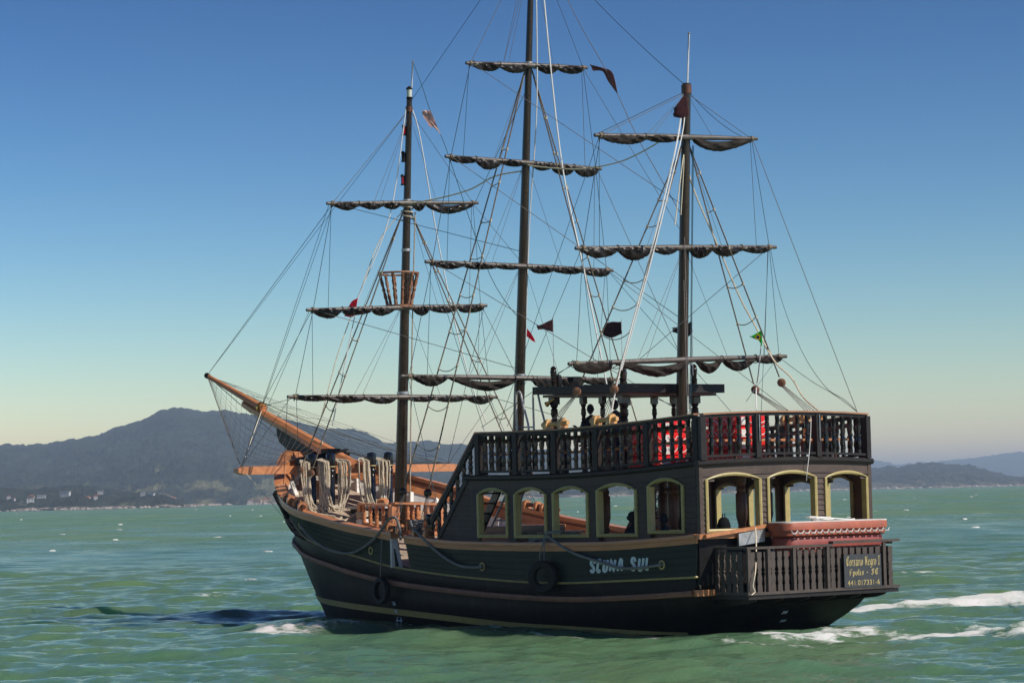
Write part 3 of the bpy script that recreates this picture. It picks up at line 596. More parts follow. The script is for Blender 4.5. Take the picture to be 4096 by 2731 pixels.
# ------------------------------------------------------------------ cabin
zt = pch([0,.14,1.56,3.09,4.4,5.7,7.05,7.5], [3.72,3.71,3.62,3.555,3.53,3.53,3.55,3.56])
def side_wall(sgn):
    return lambda s_, z, o_: (s_, sgn*(Bc(s_) - .14 + o_), z)
def xst(y): return -.16*(1-(y/2.6)**2)
def stern_wall(s_, z, o_): return (xst(s_) - o_, s_, z)
def arch_top(w_, s_):
    s0, s1, zb, zs, ztp = w_; c = (s0+s1)/2; h_ = abs(s1-s0)/2; t = min(1, abs(s_-c)/h_); rise = ztp-zs; R = (h_*h_+rise*rise)/(2*rise); return ztp - R + math.sqrt(max(0, R*R-(t*h_)**2))
def outline(w_, ins, n=14):
    s0, s1, zb, zs, ztp = w_; sg = 1 if s1 > s0 else -1
    v_ = (s0+sg*ins, s1-sg*ins, zb+ins, zs, ztp-ins); pts = [(v_[0], v_[2])]
    for i in range(n+1):
        s_ = v_[0] + (v_[1]-v_[0])*i/n; pts.append((s_, arch_top((v_[0], v_[1], v_[2], v_[3], v_[4]), s_)))
    pts.append((v_[1], v_[2])); return pts
def window_frame(w_, wall, parent):
    O_, I_ = outline(w_, 0), outline(w_, .072); rows = []
    for (a, b_), (c, d_) in zip(O_ + O_[:1], I_ + I_[:1]):
        rows.append([wall(a, b_, -.10), wall(a, b_, .055), wall((a+c)/2, (b_+d_)/2, .065), wall(c, d_, .05), wall(c, d_, -.10)])
    MB().loft(rows, closed=True, caps=False).build('window_frame', OLIVE, parent)
def boards(wall, s0, s1, zlo, zhi, wins, parent, slant=None, ch=.122, topband=.30, n_out=None):
    """lapped boards round the window openings; zlo, zhi are functions of the position along the wall"""
    sm = (s0+s1)/2; z_a = min(zlo(s0), zlo(sm), zlo(s1)) - .02; nmax = 40; k = 0
    def piece(a, b_, fa, fb, z0f, z1f):
        n = max(2, int(abs(b_-a)/.45)+1); rows = []
        for i in range(n+1):
            s_ = a + (b_-a)*i/n; l0, l1 = z0f(s_), z1f(s_)
            if l1 - l0 < .004: l1 = l0 + .004
            rows.append([wall(s_, l0, .03), wall(s_, l1, .004), wall(s_, l1, -.05), wall(s_, l0, -.05)])
        m = MB(); m.loft(rows)
        m.m = [1 if i % 4 == 2 and i < 4*n else 0 for i in range(len(m.m))]
        m.build('board', [CABIN, WOODD], parent)
    H = [zlo, zhi]; nc = int(round((zhi(sm)-topband-zlo(sm))/ch))
    for c in range(nc+1):
        if c < nc:
            z0f = lambda s_, c=c: zlo(s_) + (zhi(s_)-topband-zlo(s_))*c/nc; z1f = lambda s_, c=c: zlo(s_) + (zhi(s_)-topband-zlo(s_))*(c+1)/nc + .012
        else: z0f = lambda s_: zhi(s_)-topband; z1f = lambda s_: zhi(s_)+.01
        zmid = (z0f(sm)+z1f(sm))/2; cuts = []
        for w_ in wins:
            a, b_ = min(w_[0], w_[1]), max(w_[0], w_[1]); zz = (z0f((a+b_)/2)+z1f((a+b_)/2))/2
            if z1f((a+b_)/2) < w_[2]+.03 or z0f((a+b_)/2) > w_[4]-.05: continue
            if zz <= w_[3]: cuts.append((a+.03, b_-.03))
            else:
                g = [a + (b_-a)*i/60 for i in range(61)]; g = [s_ for s_ in g if arch_top(w_, s_)-.04 > zz]
                if len(g) > 2: cuts.append((g[0], g[-1]))
        cuts.sort(); e0, e1 = s0, s1
        if slant: e1 = min(s1, slant(zmid))
        cur = e0
        for a, b_ in cuts:
            if a - cur > .02: piece(cur, a, 0, 0, z0f, z1f)
            cur = max(cur, b_)
        if e1 - cur > .02: piece(cur, e1, 0, 0, z0f, z1f)
WINS = [(5.98, 7.06, 2.125, 3.13, 3.28), (4.66, 5.76, 2.115, 3.10, 3.275), (3.31, 4.47, 2.12, 3.11, 3.275), (1.82, 3.06, 2.13, 3.15, 3.315), (.46, 1.51, 2.19, 3.22, 3.395)]
SWINS = [(.90, 2.40, 2.2, 3.32, 3.475), (-.735, .74, 2.24, 3.34, 3.50), (-2.42, -.985, 2.2, 3.32, 3.47)]
zlo = lambda s_: zc(s_) - .01
def slant(z): return 7.36 + (3.55-z)*(8.44-7.36)/(3.55-2.22)
for sgn in (1, -1):
    e = bpy.data.objects.new('cabin_side', None); COL.objects.link(e); e.parent = SHIP
    wl = side_wall(sgn); boards(wl, .12, 8.45, zlo, zt, WINS, e, slant=slant)
    for w_ in WINS: window_frame(w_, wl, e)
    # sloping stringer along the forward edge
    a, b_ = wl(7.36, 3.57, 0), wl(8.50, 2.16, 0); MB().beam(a, b_, .12, .1, (0, 1, 0)).build('raking_stringer', TRIM, e)
    # moulding
    rows = []
    for i in range(27):
        x = -.02 + 7.5*i/26; f = lambda o_, dz: (x, sgn*(Bc(max(0, x))-.14+o_), zt(x)+dz); rows.append([f(-.06, -.1), f(.05, -.1), f(.09, -.06), f(.09, .0), f(.04, .03), f(-.06, .03)])
    MB().loft(rows).build('moulding', TRIM, e)
e = bpy.data.objects.new('cabin_stern', None); COL.objects.link(e); e.parent = SHIP
ztr = lambda s_: 3.70 + .06*(1-(s_/2.6)**2); zlr = lambda s_: 2.15
boards(stern_wall, -2.50, 2.50, zlr, ztr, SWINS, e, topband=.32)
for w_ in SWINS: window_frame(w_, stern_wall, e)
rows = []
for i in range(21):
    y = -2.6 + 5.2*i/20; f = lambda o_, dz: (xst(y)-o_, y, ztr(y)+dz); rows.append([f(-.06, -.1), f(.06, -.1), f(.10, -.05), f(.10, .0), f(.05, .03), f(-.06, .03)])
MB().loft(rows).build('moulding', TRIM, e)
for sy in (1, -1): MB().beam((.0, sy*2.5, 2.12), (.0, sy*2.5, 3.70), .1, .1, (1, 0, 0)).build('corner_board', CABIN, e)
# stern cap rail running round the quarter and the tilted fairlead board
mb = MB(); mb.loft([[(xst(y)-.14, y, 2.07), (xst(y)-.15, y, 2.17), (xst(y)+.05, y, 2.18), (xst(y)+.05, y, 2.07)] for y in [2.66-5.32*i/16 for i in range(17)]]); mb.build('stern_cap_rail', WOOD, SHIP)
MB().beam((-.16, 2.55, 2.13), (-.30, .86, 2.31), .16, .07, (0, 0, 1)).build('fairlead_board', WOOD, SHIP)
MB().prism([(-.28, 1.72, 2.16), (-.3, .98, 2.26), (-.3, 1.0, 1.98), (-.28, 1.72, 1.9)], (-.05, 0, 0)).build('fairlead_plate', GALV, SHIP)
rows = [[(xst(y)-.02, y, 1.1), (xst(y)-.02, y, 2.1), (xst(y)+.06, y, 2.1), (xst(y)+.06, y, 1.1)] for y in [2.58-5.16*i/12 for i in range(13)]]
MB().loft(rows).build('lower_stern_wall', BLACK, SHIP)
# upper deck and its beams
rows = []
for i in range(25):
    x = -.05 + 7.5*i/24; h_ = Bc(max(0, x)) - .16; rows.append([(x, h_*k/3, zt(x) - .02 + .05*(1-(k/3)**2)) for k in range(-3, 4)] + [(x, h_*k/3, zt(x) - .1 + .05*(1-(k/3)**2)) for k in range(3, -4, -1)])
ud = MB().loft(rows).build('upper_deck', [WOODD], SHIP)
for i in range(11):
    x = .5 + i*.68; h_ = Bc(x) - .2; MB().beam((x, -h_, zt(x)-.14), (x, h_, zt(x)-.14), .08, .1).build('deck_beam', WOODD, ud)

# ------------------------------------------------------------------ turned pieces
def prof_scale(pr, h, r): return [(a*r, b_*h) for a, b_ in pr]
BAL = [(.82, 0), (.82, .12), (.66, .13), (.85, .145), (.66, .16), (.72, .18), (.98, .27), (.74, .40), (.66, .46), (.96, .48), (.96, .53), (.66, .55), (.64, .59), (.98, .74), (.7, .83), (.85, .85), (.66, .865), (.82, .88), (.82, 1.0)]
bal_me = MB().lathe(prof_scale(BAL, .83, .062), 8).mesh('baluster', GLOSS, True)
balw_me = MB().lathe(prof_scale(BAL, .60, .052), 8).mesh('turned_baluster', WOOD, True)
COLP = [(.9, 0), (.9, .16), (.6, .18), (.85, .2), (.6, .23), (.95, .34), (.6, .44), (.85, .46), (.85, .48), (.6, .5), (.7, .54), (.95, .6), (.95, .82), (.7, .84), (.85, .87), (.6, .9), (.9, .93), (.9, 1)]
WCOL = [(.95, 0), (.95, .5), (1., .51), (1., .66), (.6, .68), (.82, .70), (.55, .72), (.9, .77), (.78, .81), (.88, .825), (.55, .84), (.82, .865), (.95, .885), (.95, 1)]
def rail_run(path, posts, parent_name, nb=5, hgt=1.0, cap=HANDR, plates=()):
    """path(s) -> base point; posts = list of s; balusters between them"""
    r = bpy.data.objects.new(parent_name, None); COL.objects.link(r); r.parent = SHIP
    for i, s_ in enumerate(posts):
        p = path(s_); q = path(s_+.02); d = vsub(q, p); d = (d[0], d[1], 0); po = MB().beam(p, vadd(p, (0, 0, hgt-.06)), .15, .14, Vector(d).normalized()).build('post', TRIM, r)
        if i in plates:
            nrm = Vector((d[1], -d[0], 0)).normalized(); out = plates[i]; c = vadd(p, tuple(nrm*out*.078)); MB().beam(vadd(c, (0, 0, .35)), vadd(c, (0, 0, hgt-.08)), .012 if abs(d[0]) > abs(d[1]) else .055, .055 if abs(d[0]) > abs(d[1]) else .012, (0, 1, 0)).build('metal_plate', GALV, r)
    n = 5
    for i in range(len(posts)-1):
        a, b_ = posts[i], posts[i+1]; top_ = []; low = []
        seg = [a + (b_-a)*k/6 for k in range(7)]
        def sec(o0, o1, z0, z1):
            rows = []
            for s_ in seg:
                p = path(s_); q = path(s_+.02); d = Vector((q[0]-p[0], q[1]-p[1], 0)).normalized(); nn = Vector((d.y, -d.x, 0))
                f = lambda o_, z: (p[0]+nn.x*o_, p[1]+nn.y*o_, p[2]+z); rows.append([f(o0, z0), f(o1, z0), f(o1, z1), f(o0, z1)])
            return rows
        MB().loft(sec(-.09, .09, hgt-.035, hgt)).build('handrail', cap, r)
        MB().loft(sec(-.05, .05, hgt-.10, hgt-.037)).build('top_rail', TRIM, r)
        MB().loft(sec(-.045, .045, .05, .10)).build('bottom_rail', TRIM, r)
        for k in range(nb):
            s_ = a + (b_-a)*(k+1-.0)/(nb+1); p = path(s_); inst('baluster', bal_me, r, (p[0], p[1], p[2]+.085), (0, 0, random.uniform(0, 1)), (1, 1, (hgt-.18)/.83))
    return r
side_path = lambda sgn: (lambda s_: (s_, sgn*(Bc(max(0, s_))-.16), zt(s_)+.03))
SP = [.10, 1.52, 3.06, 4.39, 5.70, 7.03]
rail_run(side_path(1), SP, 'port_upper_railing', plates={3: 1, 2: 1})
rail_run(side_path(-1), SP, 'starboard_upper_railing')
stern_path = lambda s_: (xst(s_)-.02, s_, ztr(s_)+.03)
rail_run(stern_path, [-2.44, -.80, .97, 2.44], 'stern_upper_railing', plates={1: -1, 2: -1})
front_path = lambda s_: (7.12, s_, zt(7.12)+.03)
rail_run(front_path, [.55, 1.7, 2.95], 'front_upper_railing', nb=4); rail_run(front_path, [-2.95, -1.7, -.35], 'front_upper_railing', nb=4)

# ------------------------------------------------------------------ companion stairs on both sides
for sgn in (1, -1):
    s_ = bpy.data.objects.new('companion_stair', None); COL.objects.link(s_); s_.parent = SHIP
    yo = lambda x: sgn*(Bc(x)-.16)
    a, b_ = (7.10, yo(7.1), 4.56), (8.86, yo(8.8), 2.56)
    MB().beam(a, b_, .09, .06, (0, 0, 1)).build('handrail', WOODD, s_)
    MB().beam(vadd(a, (0, 0, -.09)), vadd(b_, (0, 0, -.09)), .07, .1, (0, 0, 1)).build('top_rail', TRIM, s_)
    for k in range(6):
        x = 7.34 + k*.245; z1 = a[2] + (b_[2]-a[2])*(x-a[0])/(b_[0]-a[0]) - .13; z0 = 3.57 + (x-7.36)*(2.16-3.57)/(8.5-7.36)
        z0 = max(z0, zc(x)); inst('baluster', bal_me, s_, (x, yo(x), z0), (0, 0, 0), (1, 1, (z1-z0)/.83))
    nw = MB().lathe([(.085, 0), (.085, .62), (.06, .64), (.11, .68), (.11, .76), (.08, .79), (.125, .84), (.13, .95), (.11, .99), (0.03, 1.0)], 12, (8.95, yo(8.95)-sgn*.05, 1.62)); nw.v = [(p[0], p[1], 1.62+(p[2]-1.62)*1.08) for p in nw.v]
    nw = nw.build('newel_post', GLOSS, s_, True); MB().lathe([(.1, 0), (.118, .015), (.1, .03)], 12, (8.95, yo(8.95)-sgn*.05, 2.42)).build('gold_band', GOLD, s_)
    for k in range(8):
        f = k/8; x = 7.3 + 1.35*f; z = 3.4 - 1.9*f; MB().box(x, x+.24, min(yo(x)-sgn*.08, yo(x)-sgn*.85), max(yo(x)-sgn*.08, yo(x)-sgn*.85), z-.03, z+.01).build('tread', WOODD, s_)
    yy = sgn*(Bc(8)-1.05); MB().beam((7.25, yy, 3.45), (8.75, yy, 1.5), .05, .22, (0, 0, 1)).build('stringer', GLOSS, s_)

# ------------------------------------------------------------------ interior of the cabin
CX1, CX2 = on(2421, 2050, y=1.45)[0], on(2695, 2050, y=1.45)[0]
for sgn in (1, -1):
    for x in ((CX1, CX2, .42) if sgn > 0 else (2.2, 5.9)):
        h_ = sgn*(1.45 if x > .5 else .95); c = MB().lathe([(a*.13, 1.2+b_*2.2) for a, b_ in COLP], 10, (x, h_, 0)).build('turned_column', WOODD, SHIP, True)
    for x in (1.65, 3.18, 4.57, 5.87):
        MB().beam((x, sgn*(Bc(x)-.25), 2.1), (x, sgn*(Bc(x)-.25), 3.45), .14, .1, (1, 0, 0)).build('wall_stud', WOODD, SHIP)
    bn = bpy.data.objects.new('cabin_bench', None); COL.objects.link(bn); bn.parent = SHIP
    rows = [[(x, sgn*(Bc(x)-.24), 1.62), (x, sgn*(Bc(x)-.7), 1.62), (x, sgn*(Bc(x)-.7), 1.67), (x, sgn*(Bc(x)-.24), 1.67)] for x in (.4, 2, 4, 6, 7.1)]; MB().loft(rows).build('seat', WOODD, bn)
    rows = [[(x, sgn*(Bc(x)-.22), 1.7), (x, sgn*(Bc(x)-.26), 1.7), (x, sgn*(Bc(x)-.26), 2.2), (x, sgn*(Bc(x)-.22), 2.2)] for x in (.4, 2, 3.2)]; MB().loft(rows).build('backrest', WOODD, bn)
    for x in (.7, 2.6, 4.6, 6.6): MB().box(x, x+.06, sgn*(Bc(x)-.65)-.03, sgn*(Bc(x)-.65)+.03, 1.2, 1.62).build('leg', WOODD, bn)
sb = bpy.data.objects.new('stern_bench', None); COL.objects.link(sb); sb.parent = SHIP
MB().box(.12, .62, -1.9, 1.9, 1.98, 2.04).build('seat', WOODD, sb); MB().box(.56, .60, -1.9, 1.9, 1.2, 1.98).build('front_panel', WOODD, sb)
for k, (x, y) in enumerate(((1.4, 0.), (3.2, .0))):
    t_ = bpy.data.objects.new('cabin_table', None); COL.objects.link(t_); t_.parent = SHIP
    MB().box(x-.5, x+.5, y-.45, y+.45, 1.92, 1.97).build('table_top', WOODD, t_); MB().lathe([(.2, 1.2), (.05, 1.26), (.06, 1.9), (.15, 1.92)], 8, (x, y, 0)).build('pedestal', WOODD, t_)
# companionway block on the waist deck, seen through the port windows
cw = bpy.data.objects.new('companionway', None); COL.objects.link(cw); cw.parent = SHIP
MB().box(8.9, 10.6, -1.3, .9, 1.3, 2.12).build('box', WOODD, cw); MB().box(8.85, 10.7, -1.4, 1.0, 2.12, 2.18).build('sliding_hatch', GLOSS, cw); MB().box(9.4, 10.5, -1.2, .6, 2.18, 2.34).build('upper_hatch', GLOSS, cw)
MB().box(8.87, 8.9, -.2, .35, 1.55, 2.05).build('door_panel', GREY, cw)
MB().tube([(8.85, .02, 1.62), (8.85, .02, 1.85), (8.85, .08, 1.95), (8.85, .18, 1.95), (8.85, .25, 1.85), (8.85, .25, 1.62)], .02, 6).build('arched_vent', BLACK, cw)
ck = bpy.data.objects.new('side_locker', None); COL.objects.link(ck); ck.parent = SHIP
MB().box(8.0, 8.7, -1.9, -.55, 1.3, 2.0).build('box', WOODD, ck); MB().box(7.95, 8.75, -1.95, -.5, 2.0, 2.06).build('lid', GLOSS, ck)
# steel ladder up to the upper deck at the main mast
ld = bpy.data.objects.new('steel_ladder', None); COL.objects.link(ld); ld.parent = SHIP
L0 = on(2062, 1718, x=7.45); L1 = on(2130, 1718, x=7.45)
for P in (L0, L1):
    y = P[1]; MB().tube(smoothpath([(8.5, y, 2.35), (7.75, y, 3.3), (7.42, y, 4.0), (7.40, y, 5.35), (7.34, y, 5.52), (7.22, y, 5.5), (7.12, y, 5.2), (6.95, y, 4.75), (6.95, y, 4.55)], 4), .026, 8).build('stile', STEEL, ld, True)
for k in range(6):
    f = k/5; x = 8.42-.98*min(1, f*1.15); z = 2.5 + f*2.2; MB().tube([(x, L0[1], z), (x, L1[1], z)], .02, 6).build('rung', STEEL, ld, True)

# ------------------------------------------------------------------ wheelhouse canopy on the upper deck
wh = bpy.data.objects.new('wheelhouse_canopy', None); COL.objects.link(wh); wh.parent = SHIP
ZR = 5.36
pf = on(2130, 1572, y=1.45); sa = on(2900, 1546, x=3.62); X1 = pf[0]; YS = sa[1]
mb = MB(); mb.loft([[(3.62, -1.5, ZR+.0), (3.62, -1.5, ZR+.2), (X1, -1.5, ZR+.28), (X1, -1.5, ZR+.10)], [(3.62, 1.45, ZR+.0), (3.62, 1.45, ZR+.2), (X1, 1.45, ZR+.28), (X1, 1.45, ZR+.10)]]); mb.build('roof', TRIM, wh)
mb = MB(); mb.loft([[(3.75, -1.35, ZR-.06), (3.75, -1.35, ZR-.003), (X1-.2, -1.35, ZR+.08), (X1-.2, -1.35, ZR+.02)], [(3.75, 1.3, ZR-.06), (3.75, 1.3, ZR-.003), (X1-.2, 1.3, ZR+.08), (X1-.2, 1.3, ZR+.02)]]); mb.build('soffit', WOODD, wh)
for x, big in ((6.79, 1), (5.68, 0), (4.97, 0), (4.21, 1)):
    for sgn in (1, -1):
        r_ = .102 if big else .07; zr = ZR - .03 + .03*(x-4); z0 = zt(x)
        mb = MB().lathe([(a*r_, z0 + b_*(zr-z0)) for a, b_ in WCOL], 10, (x, sgn*1.08, 0)); mb.box(x-r_*.95, x+r_*.95, sgn*1.08-r_*.95, sgn*1.08+r_*.95, zr-.20, zr); mb.build('column', GLOSS, wh, True)
        if big:
            zz = ZR+.21+.025*(x-4); MB().lathe([(.07, zz), (.07, zz+.1), (.082, zz+.12), (.058, zz+.15), (.076, zz+.3), (.08, zz+.36), (.062, zz+.39), (.074, zz+.43), (.03, zz+.48)], 10, (x, sgn*1.08, 0)).build('finial', MAST, wh, True)
# horn, lamp and floodlight on the canopy
q = on(2190, 1600, y=1.3); MB().lathe([(.07, 0), (.045, .05), (.025, .12), (.02, .3)], 10, (q[0]+.1, 1.25, 5.22), (-.8, -.1, .35)).build('signal_horn', BRASS, wh, True)
MB().lathe([(.09, 0), (.09, .2), (.07, .26), (.03, .28)], 10, (X1-.3, .9, ZR+.29)).build('deck_lamp', BLACK, wh, True)
MB().box(X1-.75, X1-.55, .55, .8, ZR+.38, ZR+.5).tube([(X1-.65, .68, ZR+.27), (X1-.65, .68, ZR+.4)], .02, 6).build('floodlight', BLACK, wh)
# helm pedestal and wheel
hl = bpy.data.objects.new('helm', None); COL.objects.link(hl); hl.parent = SHIP
MB().box(6.0, 6.3, -.3, .3, 3.6, 4.45).build('pedestal', WOODD, hl)
MB().tube([(5.92, .42*math.cos(i*math.pi/8), 4.25+.42*math.sin(i*math.pi/8)) for i in range(17)], .025, 6).build('wheel_rim', WOODD, hl, True)
for k in range(4):
    a = k*math.pi/4; MB().tube([(5.92, .55*math.cos(a), 4.25+.55*math.sin(a)), (5.92, -.55*math.cos(a), 4.25-.55*math.sin(a))], .015, 5).build('spoke', WOODD, hl)
# benches on the upper deck
for sgn in (1, -1):
    bn = bpy.data.objects.new('upper_deck_bench', None); COL.objects.link(bn); bn.parent = SHIP
    for y0, z0, nm, hh in ((.38, 4.02, 'seat', .05), (.22, 4.3, 'back_slat', .1)):
        rows = [[(x, sgn*(Bc(x)-y0), z0+zt(x)-3.55), (x, sgn*(Bc(x)-y0-(.4 if nm == 'seat' else .04)), z0+zt(x)-3.55), (x, sgn*(Bc(x)-y0-(.4 if nm == 'seat' else .04)), z0+hh+zt(x)-3.55), (x, sgn*(Bc(x)-y0), z0+hh+zt(x)-3.55)] for x in (.5, 1.5, 3, 4.5, 6, 6.8)]; MB().loft(rows).build(nm, WOOD if nm == 'seat' else WOODD, bn)
    for x in (.8, 2.2, 3.7, 5.2, 6.6): MB().box(x, x+.06, sgn*(Bc(x)-.75)-.03, sgn*(Bc(x)-.75)+.03, zt(x), 4.02+zt(x)-3.55).build('leg', WOODD, bn)
bn = bpy.data.objects.new('stern_deck_bench', None); COL.objects.link(bn); bn.parent = SHIP
MB().box(.18, .55, -2.1, 2.1, 4.14, 4.19).build('seat', WOOD, bn)
for y in (-2, -1, 0, 1, 2): MB().box(.48, .54, y-.03, y+.03, 3.7, 4.14).build('leg', WOODD, bn)

# ------------------------------------------------------------------ stern gallery with cut-out slats and the name board
ga = bpy.data.objects.new('stern_gallery', None); COL.objects.link(ga); ga.parent = SHIP
GX, GY, GZ0, GZ1 = -1.06, 2.15, .9, 1.9
MB().box(GX-.06, .1, -GY-.06, GY+.06, GZ0-.11, GZ0-.03).build('platform', TRIM, ga)
MB().box(GX-.09, GX+.02, -GY-.09, GY+.09, GZ0-.02, GZ0+.04).build('bottom_rail', SLAT, ga)
MB().box(GX-.09, GX+.06, -GY-.12, -.25, GZ1-.01, GZ1+.045).build('top_rail', SLAT, ga); MB().box(GX-.08, GX+.05, -.25, GY+.08, GZ1-.06, GZ1-.01).build('top_rail', SLAT, ga)
for sgn in (1, -1): MB().box(GX+.07, .05, sgn*GY-.05, sgn*GY+.05, GZ1-.06, GZ1-.01).build('top_rail', SLAT, ga); MB().box(GX+.03, .05, sgn*GY-.05, sgn*GY+.05, GZ0-.02, GZ0+.04).build('bottom_rail', SLAT, ga)
half = [(a_*.84, z_) for a_, z_ in [(.078, 0), (.078, .16), (.06, .2), (.078, .3), (.075, .38), (.045, .46), (.075, .5), (.045, .54), (.075, .62), (.08, .74), (.06, .82), (.078, .87), (.078, 1)]]
outl = [(a, b_) for a, b_ in half] + [(-a, b_) for a, b_ in reversed(half)]
sl_me = MB().prism([(0, a, b_*.86) for a, b_ in outl], (.03, 0, 0)).mesh('slat', SLAT)
ny = 22
for k in range(ny):
    y = -GY + .12 + (2*GY-.24)*k/(ny-1); inst('slat', sl_me, ga, (GX-.02, y, GZ0+.03))
for sgn in (1, -1):
    for k in range(5): inst('slat', sl_me, ga, (GX+.2+k*.19, sgn*GY, GZ0+.03), (0, 0, math.pi/2))
for u in (2995, 3075, 3177, 3312, 3537):
    y = on(u, 2270, x=GX-.05)[1]; MB().box(GX-.075, GX-.02, y-.04, y+.04, GZ0-.02, GZ1-.02).build('post', SLAT, ga)
for k in range(6):
    y = -1.9 + k*.76; MB().prism([(GX+.02, y-.03, GZ0-.112), (.2, y-.03, GZ0-.112), (.2, y-.03, GZ0-.30), (GX+.35, y-.03, GZ0-.22), (GX+.08, y-.03, GZ0-.16)], (0, .06, 0)).build('bracket', TRIM, ga)
sy0, sy1 = on(3376, 2280, x=GX-.09)[1], on(3524, 2280, x=GX-.09)[1]; sz1, sz0 = on(3450, 2214, x=GX-.09)[2], on(3450, 2347, x=GX-.09)[2]
sign = MB().box(GX-.10, GX-.08, sy1, sy0, sz0, sz1).build('name_board', SIGNB, ga)
# lettering: broad-nib strokes for the black-letter lines
NIB = {'C': ([(.75,.9),(.45,1),(.2,.8),(.2,.2),(.45,0),(.75,.15)], [(.5,.95),(.5,.1)]), 'o': ([(.3,.62),(.12,.48),(.12,.12),(.3,0),(.5,.12),(.5,.48),(.3,.62)],), 'r': ([(.15,.6),(.15,0)], [(.15,.5),(.35,.62),(.5,.55)]),
       's': ([(.5,.55),(.3,.62),(.15,.48),(.45,.2),(.3,0),(.1,.08)],), 'a': ([(.15,.55),(.35,.62),(.45,.5),(.45,0),(.55,0)], [(.45,.35),(.15,.25),(.15,.08),(.3,0),(.45,.1)]), "'": ([(.25,.78),(.45,.95)],), 'i': ([(.15,.6),(.15,.05),(.25,0)], [(.14,.8),(.18,.84)]),
       'N': ([(.1,.85),(.25,1),(.25,0)], [(.25,.9),(.65,.1)], [(.65,1),(.65,0),(.78,.05)]), 'e': ([(.15,.3),(.48,.42),(.3,.62),(.13,.48),(.13,.12),(.3,0),(.48,.1)],), 'g': ([(.48,.55),(.3,.62),(.13,.48),(.13,.15),(.3,.02),(.48,.15)], [(.48,.6),(.48,-.15),(.3,-.28),(.1,-.18)]),
       'I': ([(.1,.9),(.3,1),(.5,.95)], [(.32,.98),(.3,.02)], [(.1,.05),(.32,0),(.55,.08)]), 'F': ([(.7,.95),(.4,1),(.25,.85),(.25,0)], [(.1,.5),(.55,.52)]), 'p': ([(.15,.62),(.15,-.28)], [(.15,.5),(.35,.62),(.5,.45),(.5,.12),(.33,0),(.15,.1)]), 'l': ([(.15,1),(.15,.05),(.28,0)],),
       '~': ([(.05,.35),(.2,.45),(.35,.35),(.5,.45)],), 'S': ([(.7,.85),(.45,1),(.2,.8),(.6,.4),(.4,0),(.12,.15)], [(.45,.95),(.45,.05)])}
ADV = {'C': .85, 'N': .92, 'I': .62, 'F': .78, 'S': .82, 'i': .36, 'l': .36, ' ': .42, "'": 0, 'r': .5, '~': .62}
def nib_line(txt, y0, z0, hgt, width, x, parent, m):
    tot = sum(ADV.get(c, .6) for c in txt); kx = width/tot; cur = 0.; nv = (.07*kx, .05*hgt)
    for c in txt:
        mb = MB()
        for st_ in NIB.get(c, ()):
            rows = [[(x, y0-((cur+a)*kx-nv[0]), z0+b_*hgt-nv[1]), (x, y0-((cur+a)*kx+nv[0]), z0+b_*hgt+nv[1]), (x+.006, y0-((cur+a)*kx+nv[0]), z0+b_*hgt+nv[1]), (x+.006, y0-((cur+a)*kx-nv[0]), z0+b_*hgt-nv[1])] for a, b_ in st_]
            mb.loft(rows)
        if mb.v: mb.build('accent' if c == "'" else 'letter', m, parent)
        cur += ADV.get(c, .6)
wS = sy0 - sy1; hS = sz1 - sz0
nib_line("Cors'ario Negro I", sy0-.05*wS, sz0+.66*hS, .27*hS, .92*wS, GX-.104, ga, GOLD)
nib_line("Fpolis ~ SC", sy0-.12*wS, sz0+.37*hS, .18*hS, .80*wS, GX-.104, ga, GOLD)
def text_mesh(txt, origin, xd, zd, hgt, parent, m, name='digit', width=1., shear=0.):
    """each character a mesh of its own, set along xd"""
    adv = {'.': .5, '-': .75}; tot = sum(adv.get(c, 1.) for c in txt); cur = 0.; xd = Vector(xd).normalized(); zd = Vector(zd).normalized(); o = Vector(origin); nn = xd.cross(zd)
    for c in txt:
        cu = bpy.data.curves.new('txt', 'FONT'); cu.body = c; cu.size = 1; cu.shear = shear; cu.extrude = .004/hgt; to = bpy.data.objects.new('txt', cu); COL.objects.link(to)
        bpy.context.view_layer.update(); me = bpy.data.meshes.new_from_object(to.evaluated_get(bpy.context.evaluated_depsgraph_get())); bpy.data.objects.remove(to); bpy.data.curves.remove(cu)
        xs = [v_.co.x for v_ in me.vertices]; k = hgt/.70; cell = width*adv.get(c, 1.)/tot; gw = max(xs)-min(xs); kw = min(k*1.15, cell*.82/gw) if c not in '.-1' else k*.8
        for v_ in me.vertices: v_.co = o + xd*(cur + cell/2 + (v_.co.x-(max(xs)+min(xs))/2)*kw) + zd*(v_.co.y*k) + nn*(v_.co.z*hgt)
        me.materials.append(m); ob = bpy.data.objects.new(name, me); COL.objects.link(ob); ob.parent = parent; cur += cell
text_mesh('441.017331-6', (GX-.104, sy0-.07*wS, sz0+.07*hS), (0, -1, 0), (0, 0, 1), .15*hS, ga, GOLD, width=.88*wS)
# brush lettering and draught marks on the port side
lc = lambda x, y: (2320 + x*.17007, 2180 + y*.17007)
BR = [[(350,430),(335,350),(275,365),(262,430),(310,505),(328,575),(288,622),(243,575)], [(492,445),(490,360),(440,362),(420,450),(405,560),(430,620),(475,580)], [(580,345),(558,480),(550,575),(580,607),(618,570),(640,450),(655,340)],
      [(700,605),(737,345),(790,600),(835,335)], [(878,597),(955,330),(985,340),(977,597)], [(905,515),(985,512)], [(1295,385),(1288,318),(1238,312),(1215,372),(1260,450),(1288,520),(1250,572),(1197,525)],
      [(1405,308),(1386,440),(1382,545),(1412,577),(1450,540),(1480,400),(1490,297)], [(1580,292),(1556,450),(1550,555),(1612,555)]]
def side_surface(u, v, off):
    f = lambda x: (Bc(x)+Bg(x))/2 + .02
    P = onside(u, v, f); x, z = P[0], P[2]; q = (z - zg(x))/(zc(x)-.19-zg(x)); return (x, Bg(x) + (Bc(x)-Bg(x))*q + off, z)
